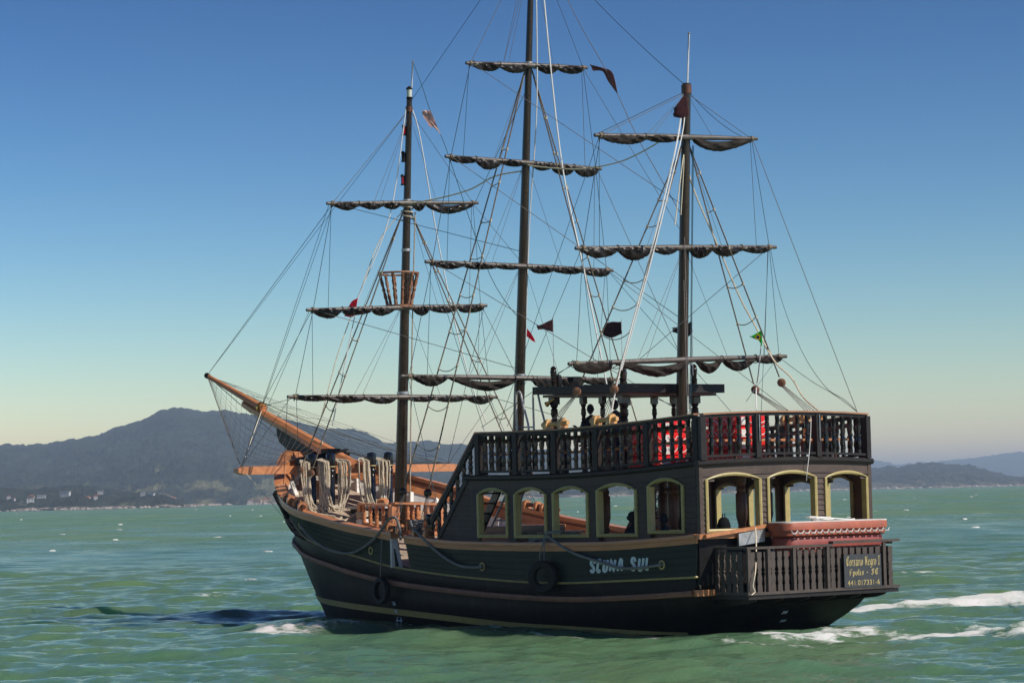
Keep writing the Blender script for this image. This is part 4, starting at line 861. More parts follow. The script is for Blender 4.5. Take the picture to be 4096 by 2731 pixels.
nl = bpy.data.objects.new('painted_name', None); COL.objects.link(nl); nl.parent = SHIP
for grp in ((0,), (1,), (2,), (3,), (4, 5), (6,), (7,), (8,)):
    mb = MB()
    for gi in grp:
        st_ = BR[gi]; ref = smoothpath([(a, b_, 0) for a, b_ in st_], 5) if len(st_) > 4 else [lerp((*st_[i], 0), (*st_[i+1], 0), k/4) for i in range(len(st_)-1) for k in range(4)] + [(*st_[-1], 0)]
        P = [side_surface(*lc(a, b_), .024) for a, b_, _ in ref]; wdt = .066; rows = []
        for i in range(len(P)):
            a, b_ = Vector(P[max(0, i-1)]), Vector(P[min(len(P)-1, i+1)]); d = b_-a; d.y = 0; d.normalize(); s_ = Vector((-d.z*1.25, 0, d.x))*wdt*.55
            k_ = .75 if i in (0, len(P)-1) else 1.; c = Vector(P[i]); rows.append([c-s_*k_, c+s_*k_, c+s_*k_-Vector((0, .006, 0)), c-s_*k_-Vector((0, .006, 0))])
        mb.loft(rows)
    mb.build('letter', LETTER, nl)
def hull_surface(x, z):
    best = None
    for i in range(401):
        t = i/400; a, b_ = lev(1, t), lev(2, t); q = (z-a[2])/(b_[2]-a[2]); p = lerp(a, b_, q); p = (p[0], p[1]+.10*math.sin(math.pi*max(0, min(1, q)))*math.sin(math.pi*min(1, t*1.05))*min(1, p[1]), p[2])
        if best is None or abs(p[0]-x) < abs(best[0]-x): best = p
    return best
for txt, u, v in (('260', 1591, 2417), ('240', 1591, 2448)):
    P0 = onside(u, v, lambda x: Bl(max(1, x))+.1); a = hull_surface(P0[0], P0[2]); b_ = hull_surface(P0[0]-.15, P0[2]); c = hull_surface(P0[0], P0[2]+.1)
    xd = Vector(b_)-Vector(a); zd = Vector(c)-Vector(a); nn = xd.cross(zd).normalized(); nn = nn if nn.y > 0 else -nn
    text_mesh(txt, Vector(a)+nn*.04, xd, zd, .1, HULL, LETTER, 'draught_mark', width=.14)
P0 = onside(1603, 2480, lambda x: Bl(max(1, x))+.05); a = Vector(hull_surface(P0[0], max(.08, P0[2]))); nn = outward(1, .55)
MB().tube([a+nn*.03+Vector((.09*math.cos(k*math.pi/6), 0, .1*math.sin(k*math.pi/6))) for k in range(13)], .012, 4).tube([a+nn*.03+Vector((-.13, .0, 0)), a+nn*.03+Vector((.13, -.0, 0))], .012, 4).build('load_line_mark', LETTER, HULL)
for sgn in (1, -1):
    MB().beam((.06, sgn*2.66, .93), (-.02, sgn*2.2, .93), .12, .13).build('strake_return', WOOD, HULL); MB().tube([(.05, sgn*2.64, 1.27), (-.06, sgn*2.1, 1.28)], .026, 6).build('moulding_return', OLIVE, HULL)  # brighter orange than the brown strake: sunlight on the returns set by colour
def transom_x(z): a, b_ = lev(1, 0), lev(2, 0); q = math.sin(z/b_[2]*math.pi/2); return a[0] + (b_[0]-a[0])*q
for txt, u, v in (('280', 3104, 2468), ('260', 3097, 2500)):
    z = .42 if txt == '280' else .23; y = on(u, v, x=transom_x(z))[1]; sd = Vector((transom_x(z+.1)-transom_x(z), 0, .1)).normalized(); text_mesh(txt, (transom_x(z)-.16, y, z-.05), (0, -1, 0), sd, .09, HULL, LETTER, 'draught_mark', width=.17, shear=.3)
# gold-rimmed hawse rings
for u, v in ((1484, 2201), (1930, 2265), (2648, 2258), (1205, 2099)):
    c = side_surface(u, v, .03); d = Vector((Bc(c[0]+.1)-Bc(c[0]-.1), 0, 0)); tx = Vector((1, (Bc(c[0]+.05)-Bc(c[0]-.05))/.1, 0)).normalized()
    MB().tube([Vector(c)+tx*.075*math.cos(k*math.pi/7)+Vector((0, 0, .085*math.sin(k*math.pi/7))) for k in range(15)], .022, 6).build('hawse_ring', GOLD, HULL, True)
# ------------------------------------------------------------------ masts
def empty_part(name):
    e = bpy.data.objects.new(name, None); COL.objects.link(e); e.parent = SHIP; return e
class Mast: pass
def make_mast(top_uv, low_uv, z0, ztop, r0, r1, name):
    a, b_ = on(*low_uv, y=0), on(*top_uv, y=0); M = Mast(); k = (b_[0]-a[0])/(b_[2]-a[2]); M.x = lambda z: a[0] + k*(z-a[2]); M.z0, M.z1 = z0, ztop; M.r = lambda z: r0 + (r1-r0)*max(0, min(1, (z-z0)/(ztop-z0)))
    n = 26; pts = [(M.x(z), 0, z) for z in [z0 + (ztop-z0)*i/n for i in range(n+1)]]
    M.ob = MB().tube(pts, [M.r(p[2])*(1+random.uniform(-.012, .012)) for p in pts], 14).build(name, MAST, SHIP, True)
    M.P = lambda z, y=0, dx=0: (M.x(z)+dx, y, z); return M
FM = make_mast((1637, 415), (1600, 2092), 2.3, 13.55, .172, .075, 'fore_mast')
MM = make_mast((2122, 0), (2073, 1715), 1.3, 17.4, .165, .062, 'main_mast')
ZM = make_mast((2746, 345), (2727, 1625), 1.2, 12.42, .155, .10, 'mizzen_mast')
def band(M, z, m=GALV, h=.07): MB().lathe([(M.r(z)+.004, -h/2), (M.r(z)+.02, -h/2), (M.r(z)+.02, h/2), (M.r(z)+.004, h/2)], 14, M.P(z)).build('mast_band', m, M.ob, True)
for z in (13.3,): band(FM, z, WOODD, .14)
for z in (12.28,): band(ZM, z, WOODD, .2)
for z in (10.9, 9.6, 8.05, 5.85): band(FM, z)
for z in (13.75, 11.3, 8.76, 6.05): band(MM, z)
for z in (8.62, 6.1): band(ZM, z)
def staff(M, uv0, uv1, name):
    a = on(*uv0, x=M.x(M.z1)); b_ = on(*uv1, x=M.x(M.z1)); MB().tube([a, b_], .022, 6).lathe([(.0, -.03), (.04, 0), (0, .04)], 8, b_).build(name, GALV, M.ob, True); return b_
FST = staff(FM, (1643, 425), (1651, 248), 'flagstaff'); ZST = staff(ZM, (2750, 345), (2756, 135), 'flagstaff')
def lantern(M, z, lens, side=.0):
    c = M.P(z, M.r(z)+.06, .02); MB().lathe([(.05, -.13), (.05, -.10), (.03, -.09)], 8, c).lathe([(.06, .1), (.04, .14), (.02, .16)], 8, c).box(c[0]-.02, c[0]+.02, c[1]-.08, c[1]-.03, c[2]-.12, c[2]+.12).build('lantern', BLACK, M.ob, True)
    MB().lathe([(.036, -.09), (.036, .10)], 8, c).build('lens', lens, M.ob, True)
for v, ln in ((530, LAMPR), (635, BLACK), (727, LAMPR)): lantern(FM, on(1608, v, y=0)[2], ln)
c = (FM.x(13.6), 0, 13.56); MB().lathe([(.075, 0), (.085, .04), (.085, .06)], 10, c).lathe([(.08, .26), (.09, .28), (.05, .33), (.02, .35)], 10, c).build('masthead_lamp', BLACK, FM.ob, True); MB().lathe([(.07, .06), (.07, .26)], 10, c).build('lens', LAMPC, FM.ob, True)

# ------------------------------------------------------------------ yards with furled sails
YD = {'f1': (FM, (1307, 814), (1912, 811.6), [(.035, .2, .10), (.203, .36, .11), (.36, .475, .07), (.555, .635, .06), (.64, .975, .15)], SAIL),
      'f2': (FM, (1226, 1240), (1947, 1222), [(.03, .185, .10), (.19, .345, .10), (.35, .475, .07), (.58, .665, .08), (.67, .83, .10), (.835, .98, .09)], SAIL),
      'f3': (FM, (1150, 1586.6), (1989, 1588), [(.045, .18, .06), (.18, .35, .06), (.35, .5, .06), (.565, .68, .05), (.68, .835, .05), (.84, .975, .05)], SAIL),
      'm1': (MM, (1864, 253), (2348, 271.6), [(.06, .265, .10), (.27, .49, .07), (.56, .75, .06), (.752, .96, .07)], SAIL),
      'm2': (MM, (1781, 626), (2404, 676), [(.035, .185, .09), (.19, .345, .11), (.35, .49, .07), (.555, .665, .07), (.67, .815, .10), (.82, .98, .09)], SAIL),
      'm3': (MM, (1701, 1047), (2451, 1082), [(.03, .195, .04), (.2, .355, .05), (.36, .49, .03), (.55, .665, .06), (.668, .82, .05), (.823, .98, .04)], SAIL),
      'm4': (MM, (1603.6, 1504), (2473, 1518), [(.05, .2, .12), (.205, .52, .20), (.59, .70, .12), (.70, .835, .13), (.835, .975, .08)], NETM),
      'z1': (ZM, (2378, 541), (3028, 556), [(.045, .30, .11), (.302, .52, .08), (.585, .965, .17)], NETM),
      'z2': (ZM, (2301.7, 993), (3103.8, 989), [(.03, .195, .11), (.2, .365, .13), (.365, .49, .06), (.555, .66, .09), (.665, .815, .13), (.818, .965, .07)], SAIL),
      'z3': (ZM, (2273.6, 1455), (3145, 1425), [(.02, .19, .13), (.195, .545, .24), (.565, .69, .2), (.69, .85, .16), (.85, .975, .13)], NETM)}
YE = {}
for key, (M, ua, ub, segs, sm_) in YD.items():
    z = on(*ua, x=M.x(9))[2]; dx = -(M.r(z)+.05); xm = M.x(z) + dx
    a, b_ = on(*ua, x=xm), on(*ub, x=xm); YE[key] = (a, b_); Lh = (Vector(b_)-Vector(a)).length
    y_ = MB().tube([a, lerp(a, b_, .3), lerp(a, b_, .5), lerp(a, b_, .7), b_], [.042, .06, .068, .06, .042], 9).build('yard', YARD, SHIP, True)
    for f in (.035, .965):
        c = lerp(a, b_, f); MB().tube([lerp(a, b_, f-.008), lerp(a, b_, f+.008)], .065, 8).tube([c, vadd(c, (.02, .03, -.11))], [.03, .012], 5).build('lashing', SHROUD, y_, True)
    for (f0, f1, sg) in segs:
        n = 16; rows = []; ph = random.uniform(0, 6); off = .12 if sg > .14 else 0
        deep = sg > .14
        n = 22; wrinkle = [random.uniform(-1, 1) for _ in range(40)]; f_n = 3 + random.random()*3; rf_ = random.uniform(.6, 1.35); sk_ = random.uniform(.75, 1.35)
        for i in range(n+1):
            t = i/n; sn = math.sin(math.pi*t**sk_); e = sn**.5; c = lerp(a, b_, f0+(f1-f0)*t)
            z_top = c[2] + (.035*e if not deep else .01 - .55*sg*sn**1.2); drop = .07 + rf_*(sg*.85 + (.085 if not deep else .03))*sn**(.62+.2*math.sin(ph)) ; wx = (.035 + .05*e)*(.9+.2*math.sin(ph+3*t)); sec = []
            if deep: drop = .05 + .13*e + .45*sg*sn**1.2*.6
            for k in range(16):
                an = 2*math.pi*k/16; s_ = (1-math.sin(an))/2     # 0 at the top, 1 at the bottom
                fold = .30*math.sin(f_n*2*math.pi*t*(1-.4*s_) + 3.2*s_ + ph) + .22*math.sin(17*t + 9*s_*(1 if math.cos(an) > 0 else -1) + 2*ph) + .10*wrinkle[(i*3+k) % 40]
                sec.append((c[0]-.012+math.cos(an)*wx*(1+fold)*(1.15-.35*s_), c[1], z_top - drop*s_*(1+.05*wrinkle[(i+k*2) % 40])))
            rows.append(sec)
        MB().loft(rows).build('furled_sail', sm_, y_, True)
        if not deep or random.random() < .5:
            c = lerp(a, b_, f0); MB().tube([vadd(c, (math.cos(k*math.pi/4)*.075, 0, math.sin(k*math.pi/4)*.08-.01)) for k in range(9)], .012, 4).build('gasket', SHROUD, y_)

# ------------------------------------------------------------------ standing and running rigging
def line(name, pts, r, m, parent=None, n=5): return MB().tube(pts, r, n).build(name, m, parent or SHIP, True)
def rot_ratlines(p0, p1, q0, q1, parent, n, f0, f1, sg=.12):
    for i in range(n):
        f = f0 + (f1-f0)*i/max(1, n-1); a, b_ = lerp(p0, p1, f), lerp(q0, q1, f+random.uniform(-.01, .01)); w_ = (Vector(a)-Vector(b_)).length
        MB().tube(sag(a, b_, sg*w_*(.4+f), 6), .011, 4).build('ratline', SHROUD, parent)
        for e in (a, b_): MB().tube([vadd(e, (0, 0, -.04)), vadd(e, (0, 0, .04))], .028, 5).build('knot', ROPE, parent)
def deadeye(c, parent, m=DEADW, r=.10, tilt=0.):
    n_ = Vector((-.55, .83, 0)).normalized(); MB().lathe([(r*.85, -.03), (r, -.02), (r, .02), (r*.85, .03)], 14, c, tuple(n_)).build('deadeye', m, parent, True)
def bollard(c, ax, m, parent=None):
    """wooden horn bollard lying on a rail: axle with two rounded cheeks"""
    o = empty_part('rail_bollard'); ax = Vector(ax).normalized(); C_ = Vector(c)
    MB().lathe([(.05, -.42), (.06, -.40), (.06, .40), (.05, .42)], 10, c, tuple(ax)).build('axle', WOODD if m is WOOD else m, o, True)
    for s_ in (-.24, .24):
        cc = C_ + ax*s_; d, sd, u = frame_of(ax); poly = [cc - ax*.05 + sd*(math.cos(k*math.pi/7)*.12) + Vector((0, 0, .12*math.sin(k*math.pi/7))) for k in range(8)] + [cc - ax*.05 - sd*.12 + Vector((0, 0, -.11)), cc - ax*.05 + sd*.12 + Vector((0, 0, -.11))]
        MB().prism([tuple(p) for p in poly], tuple(ax*.1)).build('cheek', m, o)
    return o
def shroud_set(M, zt_, dead_uv, base_pts, name, planekw, m=SHROUD, dm=DEADW, nrat=7, r=.017, boll=None, f0=.12, f1=.9):
    tops = []; ends = []; S_ = empty_part(name)
    for (uv, bp) in zip(dead_uv, base_pts):
        t_ = M.P(zt_, math.copysign(M.r(zt_), bp[1]), .0); c = on(*uv, **{k: (v_ if not callable(v_) else v_(bp)) for k, v_ in planekw.items()}) if uv else lerp(t_, bp, .9)
        e = (Vector(t_)-Vector(c)).normalized()*.14; ct = tuple(Vector(c)+e); line('shroud', [t_, ct], r, m, S_); deadeye(c, S_, dm)
        for k in (-.09, -.03, .03, .09): MB().tube([vadd(c, (k*.5, 0, -.05)), vadd(bp, (k*1.6, 0, .08))], .008, 4).build('lanyard', LINEG, S_)
        tops.append(t_); ends.append(ct)
    rot_ratlines(tops[0], ends[0], tops[1], ends[1], S_, nrat, f0, f1)
    return S_
capP = lambda u, v: (lambda P: (P[0], Bc(P[0])-.06, zc(P[0])+.10))(onside(u, v, Bc))
b1, b2 = capP(1148, 1985), capP(1192, 2010)
shroud_set(FM, 10.65, [(1201, 1880), (1244, 1892)], [b1, b2], 'fore_port_shrouds', {'y': 2.75})
for b_ in (b1, b2): bollard(b_, (.9, -.3, .15), WOOD)
b1, b2 = capP(1571, 2082), capP(1681, 2130)
shroud_set(MM, 13.65, [(1613, 1966), (1711, 1971)], [b1, b2], 'main_port_shrouds', {'y': 3.2}, dm=MAST, r=.018, nrat=9, f0=.2)
for b_ in (b1, b2): bollard(b_, (1, -.02, .08), WOOD)
rp = lambda x, sgn=1: (x, sgn*(Bc(x)-.16), zt(x)+1.14)
P1, P2 = onside(2221, 1705, lambda x: Bc(x)-.16), onside(2416, 1684, lambda x: Bc(x)-.16)
b1, b2 = rp(P1[0]), rp(P2[0])
shroud_set(ZM, 11.0, [(2307, 1566), (2456, 1557)], [b1, b2], 'mizzen_port_shrouds', {'y': 2.5}, nrat=8)
for b_ in (b1, b2): bollard(b_, (1, .1, -.03), BLOCKW)
# starboard side
s1, s2 = (13.6, -Bc(13.6)+.06, zc(13.6)+.1), (12.9, -Bc(12.9)+.06, zc(12.9)+.1)
shroud_set(FM, 10.65, [None, None], [s1, s2], 'fore_starboard_shrouds', {}, nrat=8)
for b_ in (s1, s2): bollard(b_, (1, .02, .1), WOOD)
s1, s2 = (8.6, -Bc(8.6)+.06, zc(8.6)+.1), (7.9, -Bc(7.9)+.06, zc(7.9)+.1)
shroud_set(MM, 13.65, [None, None], [s1, s2], 'main_starboard_shrouds', {}, nrat=10)
for b_ in (s1, s2): bollard(b_, (1, .02, .05), WOOD)
s1, s2 = rp(2.75, -1), rp(1.95, -1)
shroud_set(ZM, 11.0, [(3021, 1558), (3126, 1530)], [s1, s2], 'mizzen_starboard_shrouds', {'y': -2.3}, nrat=6)
for b_ in (s1, s2): bollard(b_, (1, -.1, -.03), BLOCKW)
# stays and lines whose ends are spars
TIP = on(828, 1502, y=0); ftop = FM.P(13.35, .06); mtop = MM.P(17.0); ztop_ = ZM.P(12.3, .08)
thin, tn2 = .0075, .0095
def L(a, b_, m=LINE, r=thin, sg=0., name='rigging_line'): return line(name, sag(a, b_, sg, 12) if sg else [a, b_], r, m, n=4)
f1, f2, f3 = YE['f1'], YE['f2'], YE['f3']; m1, m2, m3, m4 = YE['m1'], YE['m2'], YE['m3'], YE['m4']; z1, z2, z3 = YE['z1'], YE['z2'], YE['z3']
L(TIP, lerp(f1[0], f1[1], .04), name='forestay', r=tn2); L(TIP, FM.P(13.3), r=thin, name='topmast_stay')
for ys, tp, tp2 in (((f1, f2, f3), FM.P(13.3), FM.P(13.2)), ((m1, m2, m3, m4), MM.P(16.9), MM.P(16.7)), ((z1, z2, z3), ZM.P(12.2), ZM.P(12.1))):
    for s_ in (0, 1):
        f = .035 if s_ == 0 else .965; e = [lerp(y_[0], y_[1], f) for y_ in ys]
        L(e[0], tp, LINEG)
        for a, b_ in zip(e[:-1], e[1:]): L(a, b_, LINE); L(vadd(a, (.05, 0, 0)), lerp(b_, (b_[0]+.05, b_[1]*.55, b_[2]), .35), LINEB if s_ == 0 else LINEG)
cat_p = on(965, 1868, x=17.3); cat_s = on(1790, 1858, x=17.3)
for e, c in ((f1[0], cat_p), (f2[0], cat_p), (f3[0], cat_p), (f2[1], cat_s), (f3[1], cat_s)): L(lerp(e, (e[0], 0, e[2]), .03), c, LINE)
L(lerp(f1[0], f1[1], .04), cat_p, LINEB); L(lerp(f2[0], f2[1], .03), on(1047, 1620, y=0), LINE); L(lerp(f3[0], f3[1], .05), on(1050, 1625, y=0), LINE)
L(f3[0], (16.5, 2.6, 3.5), LINEG); L(lerp(f3[0], f3[1], .04), (14.6, 3.3, 3.0), LINEB); L(lerp(f3[0], f3[1], .96), (13.4, -3.4, 2.8), LINEB); L(lerp(f3[0], f3[1], .97), (9.7, -1.5, 5.0), LINE)
# braces running aft from mast to mast
L(lerp(f1[0], f1[1], .96), MM.P(8.8), LINEG); L(lerp(f2[0], f2[1], .97), MM.P(5.9), LINEG); L(lerp(f1[0], f1[1], .04), MM.P(9.1), LINE); L(lerp(f2[0], f2[1], .04), MM.P(6.2), LINEG); L(lerp(f1[0], f1[1], .98), MM.P(13.2), LINEB)
L(lerp(m1[0], m1[1], .96), ZM.P(8.9), LINEG); L(lerp(m2[0], m2[1], .97), ZM.P(6.1), LINEG); L(lerp(m1[0], m1[1], .05), ZM.P(9.6), LINEG); L(lerp(m2[0], m2[1], .04), ZM.P(7.0), LINEG); L(lerp(m3[0], m3[1], .04), ZM.P(4.9), LINEG); L(lerp(m3[0], m3[1], .97), (2.2, -2.5, 4.7), LINEG)
L(lerp(m3[0], m3[1], .03), (7.0, 3.0, 4.6), LINE); L(lerp(m4[0], m4[1], .03), (8.6, 3.2, 2.7), LINEB); L(lerp(m4[0], m4[1], .5), (5.4, 1.0, 5.6), LINE)
L(lerp(m4[0], m4[1], .97), rp(5.6, -1), LINE); L(lerp(m3[0], m3[1], .97), rp(4.7, -1), LINEB)
for e0, e1 in ((f1, FM.P(13.2)), (f2, FM.P(10.9)), (f3, FM.P(8.3)), (m1, MM.P(16.5)), (m2, MM.P(13.8)), (m3, MM.P(11.4)), (m4, MM.P(8.9)), (z1, ZM.P(12.2)), (z2, ZM.P(11.2)), (z3, ZM.P(8.7))):
    for f in (.3, .34, .72): L(lerp(e0[0], e0[1], f), e1, LINEG, .0055)
# mizzen aft gear
stc, stp = stern_path(-2.3), stern_path(2.3); up1 = (0, 0, 1.02)
sq = vadd(stern_path(-2.15), up1)
L(lerp(z1[0], z1[1], .97), sq, LINEG, tn2); line('sheet', smoothpath([lerp(z2[0], z2[1], .97), on(3120, 1180, y=-2.6), on(3205, 1400, y=-2.4), on(3300, 1545, y=-2.2), on(3380, 1600, y=-2.2), sq], 5), thin, LINE, n=4)
line('sheet', smoothpath([lerp(z3[0], z3[1], .96), on(3240, 1520, y=-2.5), on(3340, 1580, y=-2.3), sq], 5), thin, LINEG, n=4)
L(lerp(z3[0], z3[1], .96), on(2985, 1605, y=-1.5), LINEB); L(lerp(z2[0], z2[1], .96), (3.4, -2.4, 4.6), LINEB); L(lerp(z2[0], z2[1], .965), lerp(z3[0], z3[1], .3), LINE)
L(lerp(z1[0], z1[1], .03), rp(6.3), LINE); L(lerp(z2[0], z2[1], .03), rp(6.0), LINE); L(lerp(z3[0], z3[1], .02), rp(6.9), LINEB); L(lerp(z3[0], z3[1], .03), (6.79, 1.08, 5.9), LINE); L(ZM.P(12.2, .1), z1[0], LINE); L(ZM.P(12.2, -.1), lerp(z1[0], z1[1], .93), LINE, sg=.12)
L(ZM.P(9.0), rp(.3), LINEG); L(ZM.P(8.0), rp(.35), LINEG)
for k in range(3): line('halyard', [ZM.P(11.0, -.16-.02*k, -.05), ZM.P(4.9, -.2-.02*k, -.05)], thin, LINEB, n=4)
# triatic stays out of the top of the picture
L(FM.P(13.45), MM.P(17.2), LINE, .008); L(MM.P(17.0), ZM.P(12.35), LINE, .008, .15); L(MM.P(17.2), lerp(m1[0], m1[1], .3), LINEG, .006)
# pale ropes
def W(pts, r, m=ROPEW, name='white_halyard', n=6): return line(name, smoothpath(pts, n) if len(pts) > 2 else pts, r*1.2, m, n=5)
W([MM.P(16.8, -.2), on(2240, 600, y=-.5), on(2340, 1100, y=-.7), on(2440, 1600, y=-.9), on(2462, 1690, y=-.9)], .017)
W([MM.P(16.8, -.1), on(2148, 400, y=-.15), on(2118, 900, y=-.2), on(2101, 1400, y=-.2), on(2092, 1700, y=-.2)], .014)
W([FM.P(13.3, .1), on(1560, 860, y=.6), on(1437, 1180, y=1.4), on(1420, 1260, y=1.5), on(1385, 1430, y=1.7), on(1330, 1700, y=2.1)], .012)
W([FM.P(13.3, -.1), on(1680, 550, y=-.3), on(1740, 900, y=-.8), on(1810, 1250, y=-1.4), on(1880, 1520, y=-2.0), on(1945, 1690, y=-2.6)], .013)
W([FM.P(10.6, .15), on(1520, 960, y=.7), on(1440, 1170, y=1.3), on(1350, 1420, y=1.9), on(1270, 1710, y=2.2), on(1215, 1725, y=.3)], .011, ROPEC)
W([ZM.P(12.2, .1), on(2722, 480, y=.25), on(2690, 650, y=.7), on(2580, 1100, y=1.6), on(2480, 1480, y=2.3), on(2445, 1650, y=2.6)], .016)
W([ZM.P(12.0, .05), on(2735, 500, y=.2), on(2700, 660, y=.6), on(2590, 1100, y=1.6), on(2486, 1480, y=2.35)], .012)
W([ZM.P(11.0, -.1), on(2762, 720, y=-.15), on(2870, 980, y=-.9), on(2960, 1190, y=-1.5), on(3025, 1310, y=-1.9), on(3095, 1440, y=-2.0), on(3165, 1510, y=-2.1), on(3215, 1590, y=-2.1), vadd(stern_path(-.85), up1)], .017, ROPEC)
W([on(3048, 1340, y=-1.9), on(3035, 1480, y=-1.9), on(3025, 1560, y=-1.8), vadd(stern_path(.95), up1)], .012, ROPEW)
W([on(2640, 566, y=.6), on(2560, 612, y=.5), on(2470, 650, y=.4), on(2330, 676, y=.3), on(2200, 672, y=.2), MM.P(11.25, .05)], .014, ROPEC, 'slack_line')
W([MM.P(11.1, .06), on(1980, 705, y=.2), on(1880, 758, y=.2), on(1760, 792, y=.1), FM.P(10.8, .05)], .016, ROPEC, 'slack_line')
W([on(3243, 1640, x=-.15), on(3243, 1720, x=-.22), on(3236, 1820, x=-.26), on(3228, 1890, x=-.26), on(3226, 1922, x=-.2)], .008, ROPEW, 'dangling_rope')
W([ZM.P(9.4, .16, -.05), on(2735, 620, y=.2), on(2700, 900, y=.6)], .012, ROPEC)
# fore mast lashing
MB().tube([(FM.x(10.75)+.16*math.cos(a), .16*math.sin(a), 10.78-.02*a) for a in [k*.5 for k in range(40)]], .018, 5).build('mast_lashing', ROPE, FM.ob, True)
W([FM.P(10.6, -.2, -.1), FM.P(8.0, -.19, -.1), FM.P(5.0, -.21, -.1), FM.P(2.9, -.24, -.1)], .016, ROPE, 'mast_fall')
# crow's nest on the fore mast
cn = empty_part('crows_nest'); zc0, zc1 = 8.13, 8.98; xc = FM.x(8.5)+.14; yc = .10
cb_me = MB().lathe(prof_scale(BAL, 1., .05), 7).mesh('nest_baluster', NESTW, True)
for k in range(12):
    an = 2*math.pi*(k+.3)/12
    if 1.2 < an < 2.0: continue
    a = (xc+.32*math.cos(an), yc+.32*math.sin(an), zc0+.04); b_ = (xc+.50*math.cos(an), yc+.52*math.sin(an), zc1); d = Vector(b_)-Vector(a); o = inst('nest_baluster', cb_me, cn, a, (0, 0, 0), (1, 1, d.length)); o.rotation_euler = d.to_track_quat('Z', 'Y').to_euler()
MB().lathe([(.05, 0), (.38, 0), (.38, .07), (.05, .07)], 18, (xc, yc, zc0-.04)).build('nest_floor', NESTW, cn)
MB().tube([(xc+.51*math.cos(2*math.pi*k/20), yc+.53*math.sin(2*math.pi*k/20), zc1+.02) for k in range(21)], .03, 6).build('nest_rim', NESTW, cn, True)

# ------------------------------------------------------------------ bowsprit, jib boom, net
bs = empty_part('bowsprit')
B0, B1, J0 = on(1398, 1858, y=0), on(984, 1617, y=0), on(1050, 1632, y=0)
n_ = 10; rows = []
for i in range(n_+1):
    t = i/n_; c = lerp(B0, B1, t); r_ = .2-.07*t; rows.append([(c[0]+r_*.35*math.cos(k*math.pi/4+.39), c[1]+r_*math.cos(k*math.pi/4+.39), c[2]+r_*math.sin(k*math.pi/4+.39)) for k in range(8)])
MB().loft(rows).build('spar', WOOD, bs)
MB().tube([lerp(J0, TIP, -.02), lerp(J0, TIP, .5), TIP], [.12, .09, .06], 10).build('jib_boom', WOOD, bs, True)
MB().lathe([(.11, -.04), (.16, -.04), (.16, .04), (.11, .04)], 10, lerp(J0, TIP, .02), tuple(Vector(TIP)-Vector(J0))).build('boom_iron', BRASS, bs, True)
MB().lathe([(.06, -.12), (.085, -.1), (.085, .03), (.05, .05)], 8, TIP, tuple(Vector(TIP)-Vector(J0))).build('end_cap', BLACK, bs, True)
# cathead beam across the bow
cbm = empty_part('cathead_beam'); p_, s_ = on(946, 1884, x=17.25), on(1815, 1866, x=17.25)
ym = max(abs(p_[1]), abs(s_[1])); zb = (p_[2]+s_[2])/2
mb = MB(); prof = [(-ym, -.06, .06), (-ym+.2, -.11, .1), (ym-.2, -.11, .1), (ym, -.06, .06)]
mb.loft([[(17.15, y, zb+a), (17.38, y, zb+a), (17.38, y, zb+b_), (17.15, y, zb+b_)] for y, a, b_ in prof]); mb.build('beam', WOOD, cbm)
# safety nets each side of the bowsprit
def netting(sgn):
    U, V = 22, 11; g = [[None]*(V+1) for _ in range(U+1)]
    ce = (17.3, sgn*ym*.97, zb+.12)
    for i in range(U+1):
        t = i/U; a = lerp(lerp(B0, TIP, .18), TIP, t) if True else 0
        far = lerp((17.4, sgn*2.2, zb+.1), ce, min(1, t*1.5)) if t < .66 else lerp(ce, TIP, (t-.66)/.34)
        for j in range(V+1):
            q = j/V; p = lerp(a, far, q); g[i][j] = vadd(p, (0, 0, -.55*math.sin(math.pi*q)*math.sin(math.pi*min(1, t*1.0))*.7 + random.uniform(-.015, .015)))
    mb = MB()
    for i in range(U+1): mb.tube([g[i][j] for j in range(V+1)], .0046, 3)
    for j in range(V+1): mb.tube([g[i][j] for i in range(U+1)], .0046, 3)
    o = mb.build('safety_net', LINEG if sgn > 0 else LINE, bs); o['kind'] = 'stuff'
netting(1); netting(-1)
L(TIP, cat_p, SHROUD, .011, .0); L(TIP, cat_s, SHROUD, .011, .25); L(on(1047, 1640, y=0), cat_p, ROPEC, .011); L(TIP, (20.3, 0, 4.6), SHROUD, .01); L(cat_p, on(1190, 2135, y=2.8), ROPEC, .008)
# head timbers: orange hood, black drum and bitts on the forecastle
MB().prism([(18.2, -.9, 3.75), (18.2, .9, 3.75), (19.3, .5, 4.38), (19.3, -.5, 4.38)], (0, 0, .06)).build('head_platform', WOOD, SHIP)
wd_ = empty_part('windlass'); d0 = on(1200, 1818, y=.9); MB().tube([(18.05, 1.2, 4.12), (18.05, -.45, 4.36)], .12, 12).build('drum', BLACK, wd_, True)
MB().box(17.85, 18.2, -.08, .32, 3.5, 4.48).build('cheek', BLACK, wd_)
